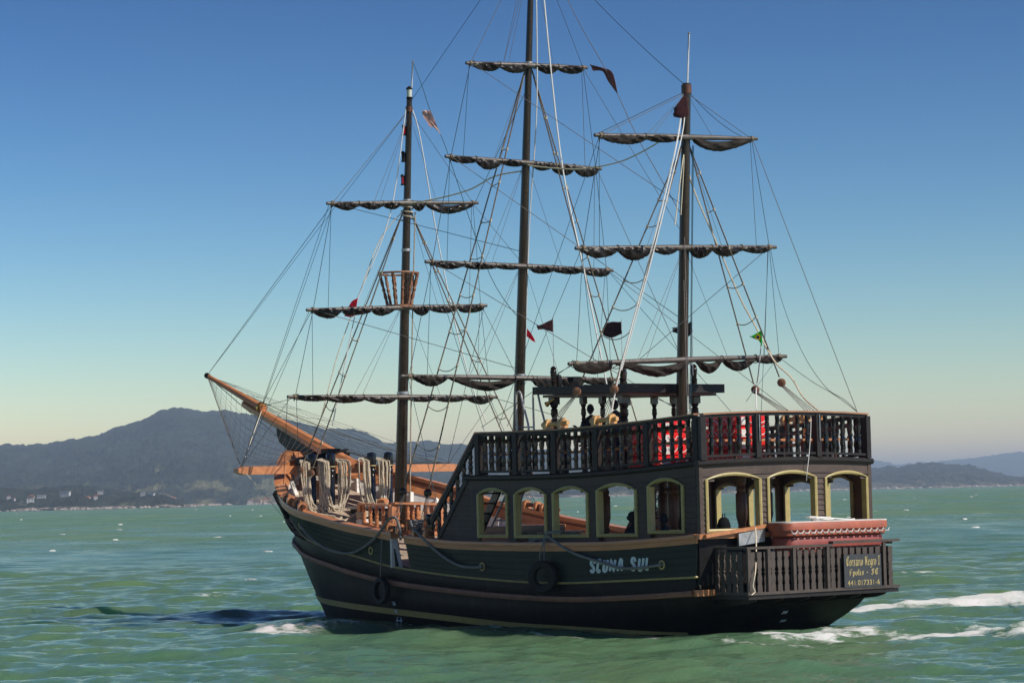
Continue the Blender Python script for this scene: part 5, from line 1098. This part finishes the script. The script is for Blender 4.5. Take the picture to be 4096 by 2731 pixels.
# ------------------------------------------------------------------ forecastle fittings
BIT = [on(1247, 1815, x=16.95), on(1322, 1812, x=16.95), on(1485, 1808, x=16.95), on(1553, 1806, x=16.95)]
def bitt(P):
    z0 = deckz(16.9); H = P[2]-z0; o = empty_part('mooring_bitt'); pr = [(.105, 0), (.105, H*.60), (.09, H*.62), (.125, H*.66), (.125, H*.70), (.10, H*.72), (.13, H*.78), (.135, H*.93), (.12, H*.985), (.04, H)]
    MB().lathe(pr, 12, (16.95, P[1], z0)).build('post', GLOSS, o, True); MB().lathe([(.128, 0), (.137, .015), (.128, .03)], 12, (16.95, P[1], z0+H*.76)).build('gold_band', GOLD, o, True); return H
HB = [bitt(P) for P in BIT]
def coil(P, H, label, n=7, seed=1):
    R = random.Random(seed); o = thing('rope_coil', (16.95, P[1], deckz(16.9)+H*.2), label, 'rope'); zt_ = H*.64
    for k in range(n):
        wd = .16 + .036*k*R.uniform(.6, 1.15); dr = -.15 - R.uniform(.0, .42); x0 = -.12 - .03*(k % 3); pts = []
        for i in range(19):
            a = math.pi*i/18; yy = math.cos(a)*wd*(1+.15*math.sin(a)); pts.append((x0 - .05*math.sin(a) + R.uniform(-.01, .01), yy + R.uniform(-.012, .012), zt_ - (zt_-dr)*math.sin(a)**.75 + R.uniform(-.01, .01)))
        back = [(.10, pts[-1][1]*.7, zt_+.08), (.12, 0, zt_+.10), (.10, pts[0][1]*.7, zt_+.08)]
        path = pts + back + [pts[0]]; MB().tube(smoothpath(path, 2), .025, 6).build('loop', ROPE, o, True)
    return o
coil(BIT[0], HB[0], 'pale rope coil on the port black bitt nearest the shrouds', 10, 1); coil(BIT[1], HB[1], 'pale rope coil on the second black bitt below the bowsprit', 10, 2); coil(BIT[2], HB[2], 'pale rope coil on the black bitt just left of the fore mast', 10, 3)
# hatch, capstan, loose rope
ht = empty_part('forecastle_hatch'); zd = deckz(16.0)+.08
MB().box(15.75, 16.6, -1.1, .45, zd-.05, zd+.26).build('coaming', BLACK, ht); MB().box(15.7, 16.65, -1.16, .52, zd+.26, zd+.33).build('lid', GREY, ht)
cp_ = empty_part('capstan'); px = on(1447, 2035, x=14.9); cz = deckz(15.6)+.06; cy = on(1448, 2020, x=15.6)[1]
MB().lathe([(.17, 0), (.17, .14), (.15, .15)], 14, (15.6, cy, cz)).build('base', WHITE, cp_, True); MB().lathe([(.11, .15), (.08, .2), (.09, .28), (.12, .32)], 14, (15.6, cy, cz)).build('drum', mat('green_enamel', (.08, .2, .16), .4, var=.2), cp_, True); MB().lathe([(.12, .32), (.13, .35), (.1, .37)], 14, (15.6, cy, cz)).build('crown', BRASS, cp_, True)
b0 = (15.6, cy, cz)
def loose_rope(name, pts, r, label, m=ROPE):
    p = smoothpath(pts, 6); top(MB().tube(p, r, 6), name, m, p[0], label, 'rope', smooth=True)
loose_rope('loose_rope', [(15.6+.14*math.cos(a), cy+.14*math.sin(a), cz+.2+.008*a) for a in [k*.7 for k in range(28)]] + [(15.75, cy+.5, cz+.1), (15.9, cy+.9, cz+.03), (16.1, cy+1.3, cz+.04), (16.3, cy+1.5, cz+.06)], .03, 'pale rope wound on the small white and green capstan')
loose_rope('loose_rope', [(16.85, 1.35, deckz(16.9)+.25), (16.6, 1.2, deckz(16.6)+.05), (16.2, 1.0, deckz(16.2)+.08), (15.9, 1.5, deckz(15.9)+.05), (16.3, 1.9, deckz(16.3)+.05), (16.6, 1.6, deckz(16.6)+.06), (16.2, 1.2, deckz(16.2)+.09)], .03, 'loose pale rope lying on the forecastle planks below the coils')
top(MB().tube([(13.4+.25*math.cos(k*.5), -1.9+.25*math.sin(k*.5), deckz(13.4)+.1+.004*k) for k in range(60)], .035, 6), 'teal_rope_coil', TEAL, (13.4, -1.9, deckz(13.4)+.06), 'teal rope heap behind the fife rail on the deck', 'rope', smooth=True)
# fife rail round the fore mast
fr = empty_part('fife_rail'); zr = deckz(15.2)+.07
xa, xb, yw = 14.1, 15.6, .78; ztop_f = deckz(14.9)+.80
corners = [(xb, yw), (xb, -yw), (xa, -yw), (xa, yw)]
for (a, b_) in (((xb, yw), (xa, yw)), ((xb, -yw), (xa, -yw)), ((xa, yw), (xa, -yw))):
    z_a, z_b = deckz(a[0]), deckz(b_[0]); MB().beam((a[0], a[1], ztop_f), (b_[0], b_[1], ztop_f-.06), .2, .05).build('top_rail', WOOD, fr)
    MB().beam((a[0], a[1], z_a+.13), (b_[0], b_[1], z_b+.13), .1, .1).build('sill', WOOD, fr)
    for k in range(5):
        f = (k+.5)/5 if a[0] != b_[0] else (k+.5)/5; x, y = a[0]+(b_[0]-a[0])*f, a[1]+(b_[1]-a[1])*f; inst('turned_baluster', balw_me, fr, (x, y, deckz(x)+.17), (0, 0, 0), (1.15, 1.15, (ztop_f-.06-deckz(x)-.17)/.60))
for x, y in corners: MB().box(x-.07, x+.07, y-.07, y+.07, deckz(x)+.05, ztop_f-.03 if x > 15 else ztop_f-.09).build('corner_post', WOOD, fr)
MB().lathe([(.16, 0), (.16, .08), (.1, .13), (.02, .14)], 12, (15.55, .1, ztop_f)).build('half_drum', WOOD, fr, True)
# starboard deck seat, gangway post
st_ = empty_part('deck_seat'); MB().box(11.8, 13.2, -3.1, -2.75, 2.25, 2.31).build('seat', WOOD, st_)
for x in (11.95, 13.05): MB().box(x-.04, x+.04, -3.05, -2.8, 1.75, 2.25).build('leg', WOOD, st_)
gp = empty_part('gangway_post'); gx = 10.2
MB().box(gx-.04, gx+.02, Bc(gx)-.13, Bc(gx)+.06, 1.42, 2.2).build('post', WHITE, gp); MB().box(gx-.06, gx+.04, Bc(gx)-.15, Bc(gx)+.1, 2.12, 2.34).build('cap', WOOD, gp)
# anchor hung at the port bow
an = thing('anchor', (16.0, 3.05, 2.2), 'black stocked anchor hanging at the port bow below the rail', 'anchor'); an_l = lambda p: vsub(p, (16.0, 3.05, 2.2))
A0, A1 = on(1100, 1975, x=16.3), on(1150, 2072, x=15.9)
MB().beam(an_l(A0), an_l(A1), .09, .09, (0, 1, 0)).build('shank', BLACK, an); MB().beam(an_l(on(1098, 1968, x=16.3)), an_l(on(1118, 2010, x=16.1)), .16, .06, (0, 1, 0)).build('stock', BLACK, an)
for u, v in ((1128, 2050), (1160, 2058)): MB().prism([an_l(A1), an_l(on(u, v-30, x=15.9)), an_l(on(u+8, v, x=15.9))], (.1, 0, 0)).build('fluke', BLACK, an)
# waste bin on deck
bx = (13.75, on(1660, 2060, x=13.75)[1], deckz(13.75)+.06); bn = thing('waste_bin', bx, 'brown bin lined with a black plastic bag beside the fore mast', 'bin')
MB().lathe([(.17, 0), (.2, .3), (.19, .3)], 14).build('bucket', mat('brown_plastic', (.33, .16, .1), .6, var=.15), bn, True); MB().lathe([(.2, .24), (.215, .3), (.235, .46), (.225, .5), (.15, .49), (.02, .42)], 14).build('liner', mat('black_bin_bag', (.015, .015, .016), .25, var=.3, bump=.8, bscale=12), bn, True)
# tyres hung as fenders
def tyre(c, r, label, tilt, w_=.085, ratio=1.0):
    o = thing('tyre_fender', c, label, 'tyre fender'); pts = [(math.cos(a)*r, 0, math.sin(a)*r*ratio) for a in [2*math.pi*k/28 for k in range(29)]]
    R_ = Matrix.Rotation(tilt, 4, 'Z'); rows = []
    for k in range(29):
        a = 2*math.pi*k/28; d = Vector((math.cos(a), 0, math.sin(a))); cc = d*r; sec = []
        for (rr, yy) in ((-.10, -.10), (-.02, -.13), (.07, -.12), (.105, -.07), (.108, .07), (.07, .12), (-.02, .13), (-.10, .10), (-.075, .07), (.04, .06), (.04, -.06), (-.075, -.07)):
            sec.append(tuple(R_ @ (cc + d*rr*w_/.085*.8 + Vector((0, yy*w_/.085*.8, 0)))))
        rows.append(sec)
    MB().loft(rows, caps=False).build('tyre', RUBBER, o, True); return o
T1 = onside(1524, 2362, lambda x: Bw(x)+.2); T2 = onside(2172, 2306, lambda x: Bg(x)+.22)
o1 = tyre(T1, .27, 'small black tyre hanging on a long thin line near the gangway gap', -.06, .06); o2 = tyre(T2, .28, 'big black tyre tied under the second cabin window amidships', .45, .085)
def tl(o, pts, c, m=ROPEG, r=.014): MB().tube([vsub(p, c) for p in pts], r, 6).build('lanyard', m, o, True)
tl(o1, [capP(1534, 2100), vadd(capP(1534, 2110), (0, .1, -.1)), vadd(T1, (0, .02, .22))], T1)
q = onside(2183, 2136, lambda x: Bc(x)+.1); tl(o2, [q, vadd(lerp(q, T2, .5), (.05, .1, 0)), vadd(T2, (.02, .05, .28))], T2); tl(o2, [vadd(q, (.06, 0, 0)), lerp(q, T2, .6), vadd(T2, (-.1, .05, .26))], T2)
# hawsers slung along the port side
def hawser(uv, label, r=.032, B=lambda x: Bc(x)+.08):
    pts = [onside(u, v, B) for u, v in uv]; p = smoothpath(pts, 8); top(MB().tube(p, r, 7), 'mooring_hawser', ROPEG, p[0], label, 'rope', smooth=True)
hawser([(1200, 2099), (1240, 2148), (1310, 2195), (1386, 2212), (1440, 2196), (1500, 2150), (1545, 2090), (1562, 2072), (1582, 2070), (1592, 2090), (1600, 2120), (1602, 2160)], 'grey hawser sagging from the bow hawse ring to the gangway')
hawser([(1641, 2082), (1652, 2110), (1690, 2150), (1760, 2215), (1830, 2258), (1890, 2268), (1930, 2264)], 'grey hawser sagging from the gangway to the ring below the first window')
hawser([(2240, 2126), (2210, 2128), (2183, 2134), (2230, 2172), (2300, 2213), (2397, 2245), (2480, 2270), (2560, 2270), (2648, 2257)], 'grey hawser sagging across the painted name to the aft ring')
loose_rope('knotted_rope', [(9.35+.1*math.cos(k*.8), Bc(9.3)-.1+.1*math.sin(k*.8), zc(9.3)+.12+.015*k) for k in range(18)], .03, 'thick grey rope knot on the rail aft of the gangway gap', ROPEG)
# orange floats stacked on the stern gallery
def rounded(x0, x1, y0, y1, r, n=6):
    pts = []
    for cx_, cy_, a0 in ((x1-r, y1-r, 0), (x0+r, y1-r, math.pi/2), (x0+r, y0+r, math.pi), (x1-r, y0+r, 1.5*math.pi)):
        for k in range(n+1): a = a0 + math.pi/2*k/n; pts.append((cx_+r*math.cos(a), cy_+r*math.sin(a)))
    return pts
def ofloat(z0, z1, ins, label, ropez):
    x0, x1, y0, y1 = -.95+ins, -.22, -2.25+ins, .95-ins; c = ((x0+x1)/2, (y0+y1)/2, z0); o = thing('life_float', c, label, 'life float', 'orange floats on the stern gallery'); rows = []
    for dz, dd in ((0, .07), (.03, .04), ((z1-z0)*.46, .035), ((z1-z0)*.47, 0), (z1-z0-.03, 0), (z1-z0-.01, .015), (z1-z0, .05)): rows.append([(a-c[0], b_-c[1], dz) for a, b_ in rounded(x0+dd, x1-dd, y0+dd, y1-dd, .34-dd*.5)])
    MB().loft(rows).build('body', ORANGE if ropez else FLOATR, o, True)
    if ropez: MB().loft([[(a-c[0], b_-c[1], z1-z0+dz) for a, b_ in rounded(x0+.03, x1-.03, y0+.03, y1-.03, .25)] for dz in (-.012, .014)]).build('white_lid', WHITE, o)
    P = rounded(x0-.03, x1+.03, y0-.03, y1+.03, .3, 8); zz = (z1-z0)*.44
    n = 16
    for k in range(n):
        y_a = y0+.15 + (y1-y0-.3)*k/n; y_b = y0+.15+(y1-y0-.3)*(k+1)/n; x_ = x0-.025-c[0]; MB().tube(sag((x_, y_a-c[1], zz), (x_, y_b-c[1], zz), .07, 6), .011, 4).build('becket', ROPEW if ropez else GREY, o)
        MB().beam((x_-.005, y_a+.03-c[1], zz-.06), (x_-.005, y_b-.03-c[1], zz-.06), .016, .026).build('toggle', GREY if ropez else TRIM, o)
    return o
MB().box(-1.0, -.1, -2.0, 1.0, 1.12, 1.62).build('float_cradle', TRIM, ga)
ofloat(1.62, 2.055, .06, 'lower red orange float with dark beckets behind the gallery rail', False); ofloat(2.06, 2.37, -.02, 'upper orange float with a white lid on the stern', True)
loose_rope('loose_rope', [(-.6+.16*math.cos(k*.6), -.55+.3*math.sin(k*.6)+.01*k, 2.40+.003*k) for k in range(26)] + [(-.6, -1.2, 2.40), (-.55, -1.5, 2.40)], .013, 'white rope heaped on top of the upper orange float', ROPEW)
W([(-.36, .82, 2.25), (-.45, .6, 2.1), (-.55, .5, 1.95), (-.75, .4, 1.9)], .016, ROPEW, 'float_lashing'); W([(-.36, .8, 2.25), (-.4, .82, 1.9), (-.6, .85, 1.4), (-.9, .85, 1.1)], .014, ROPEW, 'float_lashing')
q = on(3015, 2340, x=GX-.1); loose_rope('frayed_rope', [on(3022, 2110, x=-.4), on(3025, 2180, x=-.7), on(3022, 2280, x=GX-.12), on(3012, 2340, x=GX-.14), on(3020, 2365, x=GX-.14), on(3006, 2378, x=GX-.14)], .013, 'frayed pale rope end hanging over the port end of the stern gallery', ROPEC)
# stacks of red floats on the upper deck
def red_stack(cx_, cy_, n, zb, which):
    for k in range(n):
        c = (cx_, cy_, zb+k*.265); o = thing('red_life_float', c, f'{["bottom", "second", "third", "top"][k]} red rope-looped life float of the {which} stack', 'life float', 'red life floats on the upper deck'); rows = []
        for dz, dd in ((0, .04), (.03, 0), (.225, 0), (.255, .04)): rows.append([(a, b_, dz) for a, b_ in rounded(-.52+dd, .52-dd, -.46+dd, .46-dd, .1)])
        MB().loft(rows).build('body', RED, o, True)
        for sgn in (1, -1):
            for j in range(3): MB().tube(sag((-.5+j*.33, sgn*.475, .17), (-.5+(j+1)*.33, sgn*.475, .17), .10, 6), .011, 4).build('becket', ROPEW, o)
            for j in range(3): MB().tube(sag((sgn*.535, -.44+j*.29, .17), (sgn*.535, -.44+(j+1)*.29, .17), .10, 6), .011, 4).build('becket', ROPEW, o)
        MB().box(-.532, -.522, .08, .30, .03, .20).build('white_label', WHITE, o)
ca = on(2626, 1800, y=1.55); red_stack(ca[0]+.52, 1.55-.46, 4, zt(1.8)-.03+.05, 'port'); cb_ = on(2945, 1790, x=.66); red_stack(.66+.52, cb_[1]-.46, 4, zt(1.2)+.05, 'aft')
# lantern on deck
ln = thing('brass_lantern', (.75, -1.35, 4.19), 'small brass and black lantern behind the aft balusters', 'lantern'); MB().lathe([(.09, 0), (.09, .05), (.05, .06)], 10).lathe([(.07, .24), (.1, .27), (.04, .36)], 10).build('frame', BLACK, ln, True); MB().lathe([(.065, .06), (.065, .24)], 10).build('glass', BRASS, ln, True)
# backpack on the stern bench
bp = thing('backpack', (.42, on(2895, 2090, x=.42)[1], 2.04), 'black backpack on the bench inside the left stern window', 'backpack'); rows = []
for z, a, b_ in ((0, .13, .1), (.06, .16, .13), (.3, .16, .13), (.42, .12, .1), (.47, .06, .05)): rows.append([(math.cos(k*math.pi/6)*b_, math.sin(k*math.pi/6)*a, z) for k in range(12)])
MB().loft(rows).build('bag', CLOTHB, bp, True); rows = [[(x-.12, y, z) for y, z in ((-.1, .05), (.1, .05), (.09, .22), (-.09, .22))] for x in (-.06, .01)]; MB().loft(rows).build('front_pocket', CLOTHB, bp); MB().tube([(0, -.04, .45), (0, -.03, .54), (0, .03, .54), (0, .04, .45)], .012, 5).build('handle', CLOTHB, bp)
bt = thing('black_flask', (.45, .72, 2.04), 'black flask on the bench beside the turned column', 'flask'); MB().lathe([(.045, 0), (.045, .2), (.03, .23)], 10).build('body', CLOTHB, bt, True); MB().lathe([(.032, .231), (.032, .28), (.02, .29)], 10).build('cap', BLACK, bt, True)
# ------------------------------------------------------------------ flags and streamers
def flag(name, top_uv, bot_uv, depth, m, label, rip=.09, group=None, mats=None, pick=None, cat='flag'):
    n, k = 18, 10; kw = depth; A_ = smoothpath([on(u, v, **kw) for u, v in top_uv], 5); B_ = smoothpath([on(u, v, **kw) for u, v in bot_uv], 5)
    def samp(P, t): f = t*(len(P)-1); i = min(len(P)-2, int(f)); return lerp(P[i], P[i+1], f-i)
    ph = random.uniform(0, 6); rows = []; mi = []
    for i in range(n+1):
        t = i/n; a, b_ = samp(A_, t), samp(B_, t); row = []
        for j in range(k+1):
            s_ = j/k; p = lerp(a, b_, s_); d = rip*(.25+t)*(math.sin(5.5*t+2.2*s_+ph)+.5*math.sin(11*s_+4*t+ph)); jag = random.uniform(-.035, .035) if i == n else 0
            row.append((p[0]-.8*d+jag, p[1]+.6*d, p[2]+.25*d+jag))
        rows.append(row)
    mb = MB(); mb.loft(rows, closed=False)
    back = [[(p[0]+.006, p[1]-.004, p[2]) for p in r] for r in rows]; mb.loft(back, closed=False)
    if pick:
        for q in range(2):
            for i in range(n):
                for j in range(k): mb.m[q*n*k + i*k + j] = pick((i+.5)/n, (j+.5)/k)
    return top(mb, name, mats or m, rows[0][0], label, cat, group, smooth=True)
flag('tattered_flag', [(1722, 440), (1700, 440), (1688, 458)], [(1764, 540), (1735, 512), (1720, 500)], {'y': -.25}, PINK, 'tattered pale pink flag flying below the fore mast staff')
flag('tattered_flag', [(2470, 372), (2450, 290), (2412, 268), (2358, 262)], [(2470, 376), (2432, 325), (2410, 290), (2372, 284)], {'y': -.6}, MAROON, 'long ragged maroon streamer beside the top yard of the main mast', .05)
flag('tattered_flag', [(2748, 372), (2722, 402), (2696, 425)], [(2756, 462), (2725, 470), (2690, 478)], {'y': .3}, MAROON, 'maroon flag wrapped round the head of the mizzen mast', .09)
flag('red_pennant', [(1432, 1193), (1405, 1208), (1388, 1232)], [(1420, 1260), (1402, 1268), (1378, 1268)], {'y': 1.5}, REDC, 'bright red pennant flying over the middle yard of the fore mast', .05)
flag('red_pennant', [(2108, 1312), (2122, 1330), (2140, 1362)], [(2106, 1345), (2118, 1354), (2138, 1366)], {'y': -.9}, REDC, 'small red pennant showing behind the main mast', .03)
flag('tattered_flag', [(2212, 1278), (2185, 1285), (2148, 1308)], [(2215, 1328), (2185, 1322), (2150, 1316)], {'y': -.6}, MAROON, 'small maroon flag just right of the main mast above its lowest yard', .06)
flag('tattered_flag', [(2486, 1285), (2450, 1290), (2414, 1300)], [(2488, 1335), (2450, 1348), (2410, 1338)], {'y': -.8}, DMAROON, 'nearly black ragged flag between the main and mizzen masts', .07)
flag('tattered_flag', [(2765, 1284), (2735, 1305), (2692, 1310)], [(2772, 1325), (2745, 1350), (2690, 1325)], {'y': -.9}, DMAROON, 'dark maroon flag partly hidden behind the mizzen mast', .05)
FG = mat('flag_green', (.05, .7, .15), .8, var=.1, transl=.5); FY = mat('flag_yellow', (.85, .68, .02), .8, var=.1, transl=.5); FB = mat('flag_blue', (.01, .05, .35), .8, var=.1)
flag('national_flag', [(3050, 1318), (3028, 1335), (3002, 1340)], [(3048, 1388), (3035, 1358), (3012, 1352)], {'y': -1.9}, FG, 'small green flag with yellow diamond above the stern', .08, mats=[FG, FY, FB], pick=lambda a, b_: 2 if math.hypot((a-.5)*1.4, b_-.5) < .2 else 1 if abs(a-.5)/.4 + abs(b_-.5)/.4 < 1 else 0)
# flag halyard poles standing on the canopy
for u, v0, v1, y in ((2212, 1330, 1500, -.6), (2486, 1335, 1500, -.8), (2768, 1330, 1470, -.9)):
    a, b_ = on(u, v0-60, y=y), on(u+4, v1+30, y=y); MB().tube([a, b_], .009, 5).build('flag_pole', GALV, wh, True)
W([ZST, on(2748, 360, y=.02)], .006, ROPEW, 'flag_halyard'); W([FST, on(1690, 350, y=-.2), on(1716, 430, y=-.25), on(1775, 570, y=-.3), on(1800, 640, y=-.4), on(1960, 1100, y=-1.2), on(2098, 1300, y=-1.0)], .008, LINEB, 'flag_halyard'); W([MM.P(17.2), on(2300, 60, y=-.5), on(2415, 265, y=-.6), on(2470, 376, y=-.6), on(2545, 540, y=-.5), on(2615, 665, y=-.4), on(2720, 850, y=-.2)], .008, LINEG, 'flag_halyard')

# ------------------------------------------------------------------ people
def person(base, rz, shirt, label, pose='sit', scale=1., head_turn=0., arms='lap'):
    V = []; E = []; R = []; Z = []
    def add(p, r, zone, prev=None):
        V.append(p); R.append(r); Z.append(zone)
        if prev is not None: E.append((prev, len(V)-1))
        return len(V)-1
    hip = .47 if pose == 'sit' else .93
    pel = add((0, 0, hip+.02), (.15, .12), 0); ab = add((-.01, 0, hip+.17), (.14, .11), 1, pel); ch = add((-.01, 0, hip+.36), (.165, .115), 1, ab); sh_ = add((0, 0, hip+.49), (.12, .09), 1, ch); nk = add((.01, 0, hip+.57), (.055, .055), 2, sh_); nk2 = add((.02, 0, hip+.61), (.055, .06), 2, nk)
    for s_ in (1, -1):
        a = add((0, s_*.17, hip+.47), (.075, .075), 1, sh_)
        if arms == 'lap': el, wr, hn = (.06, s_*.24, hip+.2), (.28, s_*.15, hip+.12), (.34, s_*.12, hip+.10)
        elif arms == 'helm': el, wr, hn = (.12, s_*.27, hip+.24), (.36, s_*.2, hip+.33), (.42, s_*.18, hip+.35)
        else: el, wr, hn = (-.02, s_*.25, hip+.2), (.03, s_*.26, hip-.04), (.05, s_*.255, hip-.1)
        e1 = add(lerp((0, s_*.17, hip+.47), el, .5), (.055, .055), 1, a); e2 = add(el, (.045, .045), 2, e1); w_ = add(wr, (.032, .032), 2, e2); h_ = add(hn, (.042, .028), 2, w_)
        for k in range(4):
            o = (k-1.5)*.02; d = Vector(hn)-Vector(wr); d.normalize(); f1_ = add(tuple(Vector(hn)+d*.05+Vector((0, o, 0))), (.009, .009), 2, h_); add(tuple(Vector(hn)+d*(.085 if k in (1, 2) else .07)+Vector((0, o, -.015))), (.008, .008), 2, f1_)
        th = add(tuple(Vector(hn)+Vector((.01, -s_*.035, .012))), (.010, .010), 2, h_); add(tuple(Vector(hn)+Vector((.045, -s_*.045, .01))), (.009, .009), 2, th)
        t0 = add((.03, s_*.09, hip), (.09, .085), 0, pel)
        if pose == 'sit': kn, an, ft = (.44, s_*.12, hip+.02), (.45, s_*.12, .09), (.58, s_*.13, .04)
        else: kn, an, ft = (.02, s_*.1, .5), (-.02, s_*.1, .09), (.13, s_*.12, .04)
        m_ = add(lerp((.03, s_*.09, hip), kn, .5), (.08, .08), 0, t0); k_ = add(kn, (.06, .06), 0, m_); c_ = add(lerp(kn, an, .4), (.055, .055), 0, k_); a_ = add(an, (.04, .04), 3, c_); add(ft, (.045, .035), 3, a_)
    me = bpy.data.meshes.new('body'); me.from_pydata(V, E, []); ob = bpy.data.objects.new('tmp', me); COL.objects.link(ob)
    sk = ob.modifiers.new('s', 'SKIN'); sk.use_smooth_shade = True
    for i, sv in enumerate(me.skin_vertices[0].data): sv.radius = R[i]; sv.use_root = (i == 0)
    ss = ob.modifiers.new('b', 'SUBSURF'); ss.levels = 1; ss.render_levels = 1
    bpy.context.view_layer.update(); ev = bpy.data.meshes.new_from_object(ob.evaluated_get(bpy.context.evaluated_depsgraph_get())); bpy.data.objects.remove(ob)
    VA = np.array(V); ZA = np.array(Z)
    # head: shaped ellipsoid with brow, nose, jaw and ears welded into the same mesh
    mb = MB(); cz = hip+.735; Rh = Matrix.Rotation(head_turn, 3, 'Z'); rows = []
    for i in range(15):
        th = math.pi*i/14; row = []
        for k in range(20):
            ph = 2*math.pi*k/20; x, y, z = math.sin(th)*math.cos(ph), math.sin(th)*math.sin(ph), math.cos(th)
            rx, ry, rz_ = .098, .076, .125
            if z < -.2: rx *= 1-.18*(-z-.2); ry *= 1-.3*(-z-.2)
            px_, py_, pz_ = x*rx, y*ry, z*rz_
            if x > .86 and -.45 < z < .1: px_ += .022*(1-abs(y)*3.2 if abs(y) < .3 else 0)
            if x > .8 and .1 < z < .32: px_ += .006
            if x > .6 and .02 < z < .2 and .25 < abs(y) < .6: px_ -= .008
            if abs(y) > .95 and -.3 < z < .3: py_ += math.copysign(.018, y); px_ -= .01
            p = Rh @ Vector((px_, py_, pz_)); row.append((p.x+.03, p.y, p.z+cz))
        rows.append(row)
    mb.loft(rows)
    hm = []
    for f in mb.f:
        c = [sum(mb.v[i][q] for i in f)/len(f) for q in range(3)]; lp = Rh.inverted() @ Vector((c[0]-.03, c[1], c[2]-cz)); hm.append(4 if (lp.z > .055 or (lp.x < .0 and lp.z > -.06)) else 2)
    n0 = len(ev.vertices); bm = bmesh.new(); bm.from_mesh(ev); bm.faces.ensure_lookup_table()
    for f in bm.faces:
        c = np.array(f.calc_center_median()); f.material_index = int(ZA[np.argmin(((VA-c)**2).sum(1))]); f.smooth = True
    vs2 = [bm.verts.new(p) for p in mb.v]
    for f, m_ in zip(mb.f, hm):
        try: fa = bm.faces.new([vs2[i] for i in f]); fa.material_index = m_; fa.smooth = True
        except Exception: pass
    bm.to_mesh(ev); bm.free(); ev.materials.clear()
    for m_ in (JEANS, shirt, SKIN, BLACK, HAIR): ev.materials.append(m_)
    o = bpy.data.objects.new('person', ev); COL.objects.link(o); o.matrix_world = SHIPM @ Matrix.Translation(base) @ Matrix.Rotation(rz, 4, 'Z') @ Matrix.Scale(scale, 4); return tag(o, label, 'person', 'people aboard')
q = on(2365, 1650, y=.75); person((q[0], .75, zt(q[0])+.33), 0, CLOTHR, 'seated person in a dark red shirt under the canopy, seen from behind', 'sit', 1.0, 0, 'helm'); stl = empty_part('helm_stool'); MB().box(q[0]-.22, q[0]+.22, .53, .97, zt(q[0])+.66, zt(q[0])+.71).build('seat', WOODD, stl); MB().lathe([(.18, 0), (.05, .05), (.05, .66)], 8, (q[0], .75, zt(q[0]))).build('pedestal', WOODD, stl)
q = on(2463, 1640, y=.75); person((q[0], .75, zt(q[0])-.03), .1, CLOTHB, 'standing person in a black shirt under the canopy beside the thick post', 'stand', .98, .3, 'side')
q = on(2534, 2050, y=.6); person((q[0], .6, 1.2), .5, CLOTHB, 'seated person in a black t-shirt seen through the fourth side window', 'sit', 1.1, .4)
q = on(2660, 2070, y=.9); person((q[0], .9, 1.2), .4, CLOTHG, 'seated person in a grey shirt behind the column in the fifth side window', 'sit', 1.06, -.3)
q = on(2730, 2070, y=-.2); person((q[0], -.2, 1.2), 2.6, JEANS, 'seated person in dark blue at the right edge of the fifth side window', 'sit', 1.06, .3)

# ------------------------------------------------------------------ haze over the water
hz = MB().box(-16000, 16000, -3000, 26000, -3.0, 200).build('haze', [])
hm_ = bpy.data.materials.new('sea_haze'); hm_.use_nodes = True; hn = hm_.node_tree.nodes; hn.clear(); ou = hn.new('ShaderNodeOutputMaterial'); pvn = hn.new('ShaderNodeVolumePrincipled')
pvn.inputs['Color'].default_value = (.62, .79, 1.0, 1); pvn.inputs['Density'].default_value = .00014; pvn.inputs['Anisotropy'].default_value = .1
hm_.node_tree.links.new(pvn.outputs[0], ou.inputs['Volume']); hz.data.materials.append(hm_); tag(hz, 'thin blue haze over the water', 'haze', kind='stuff')
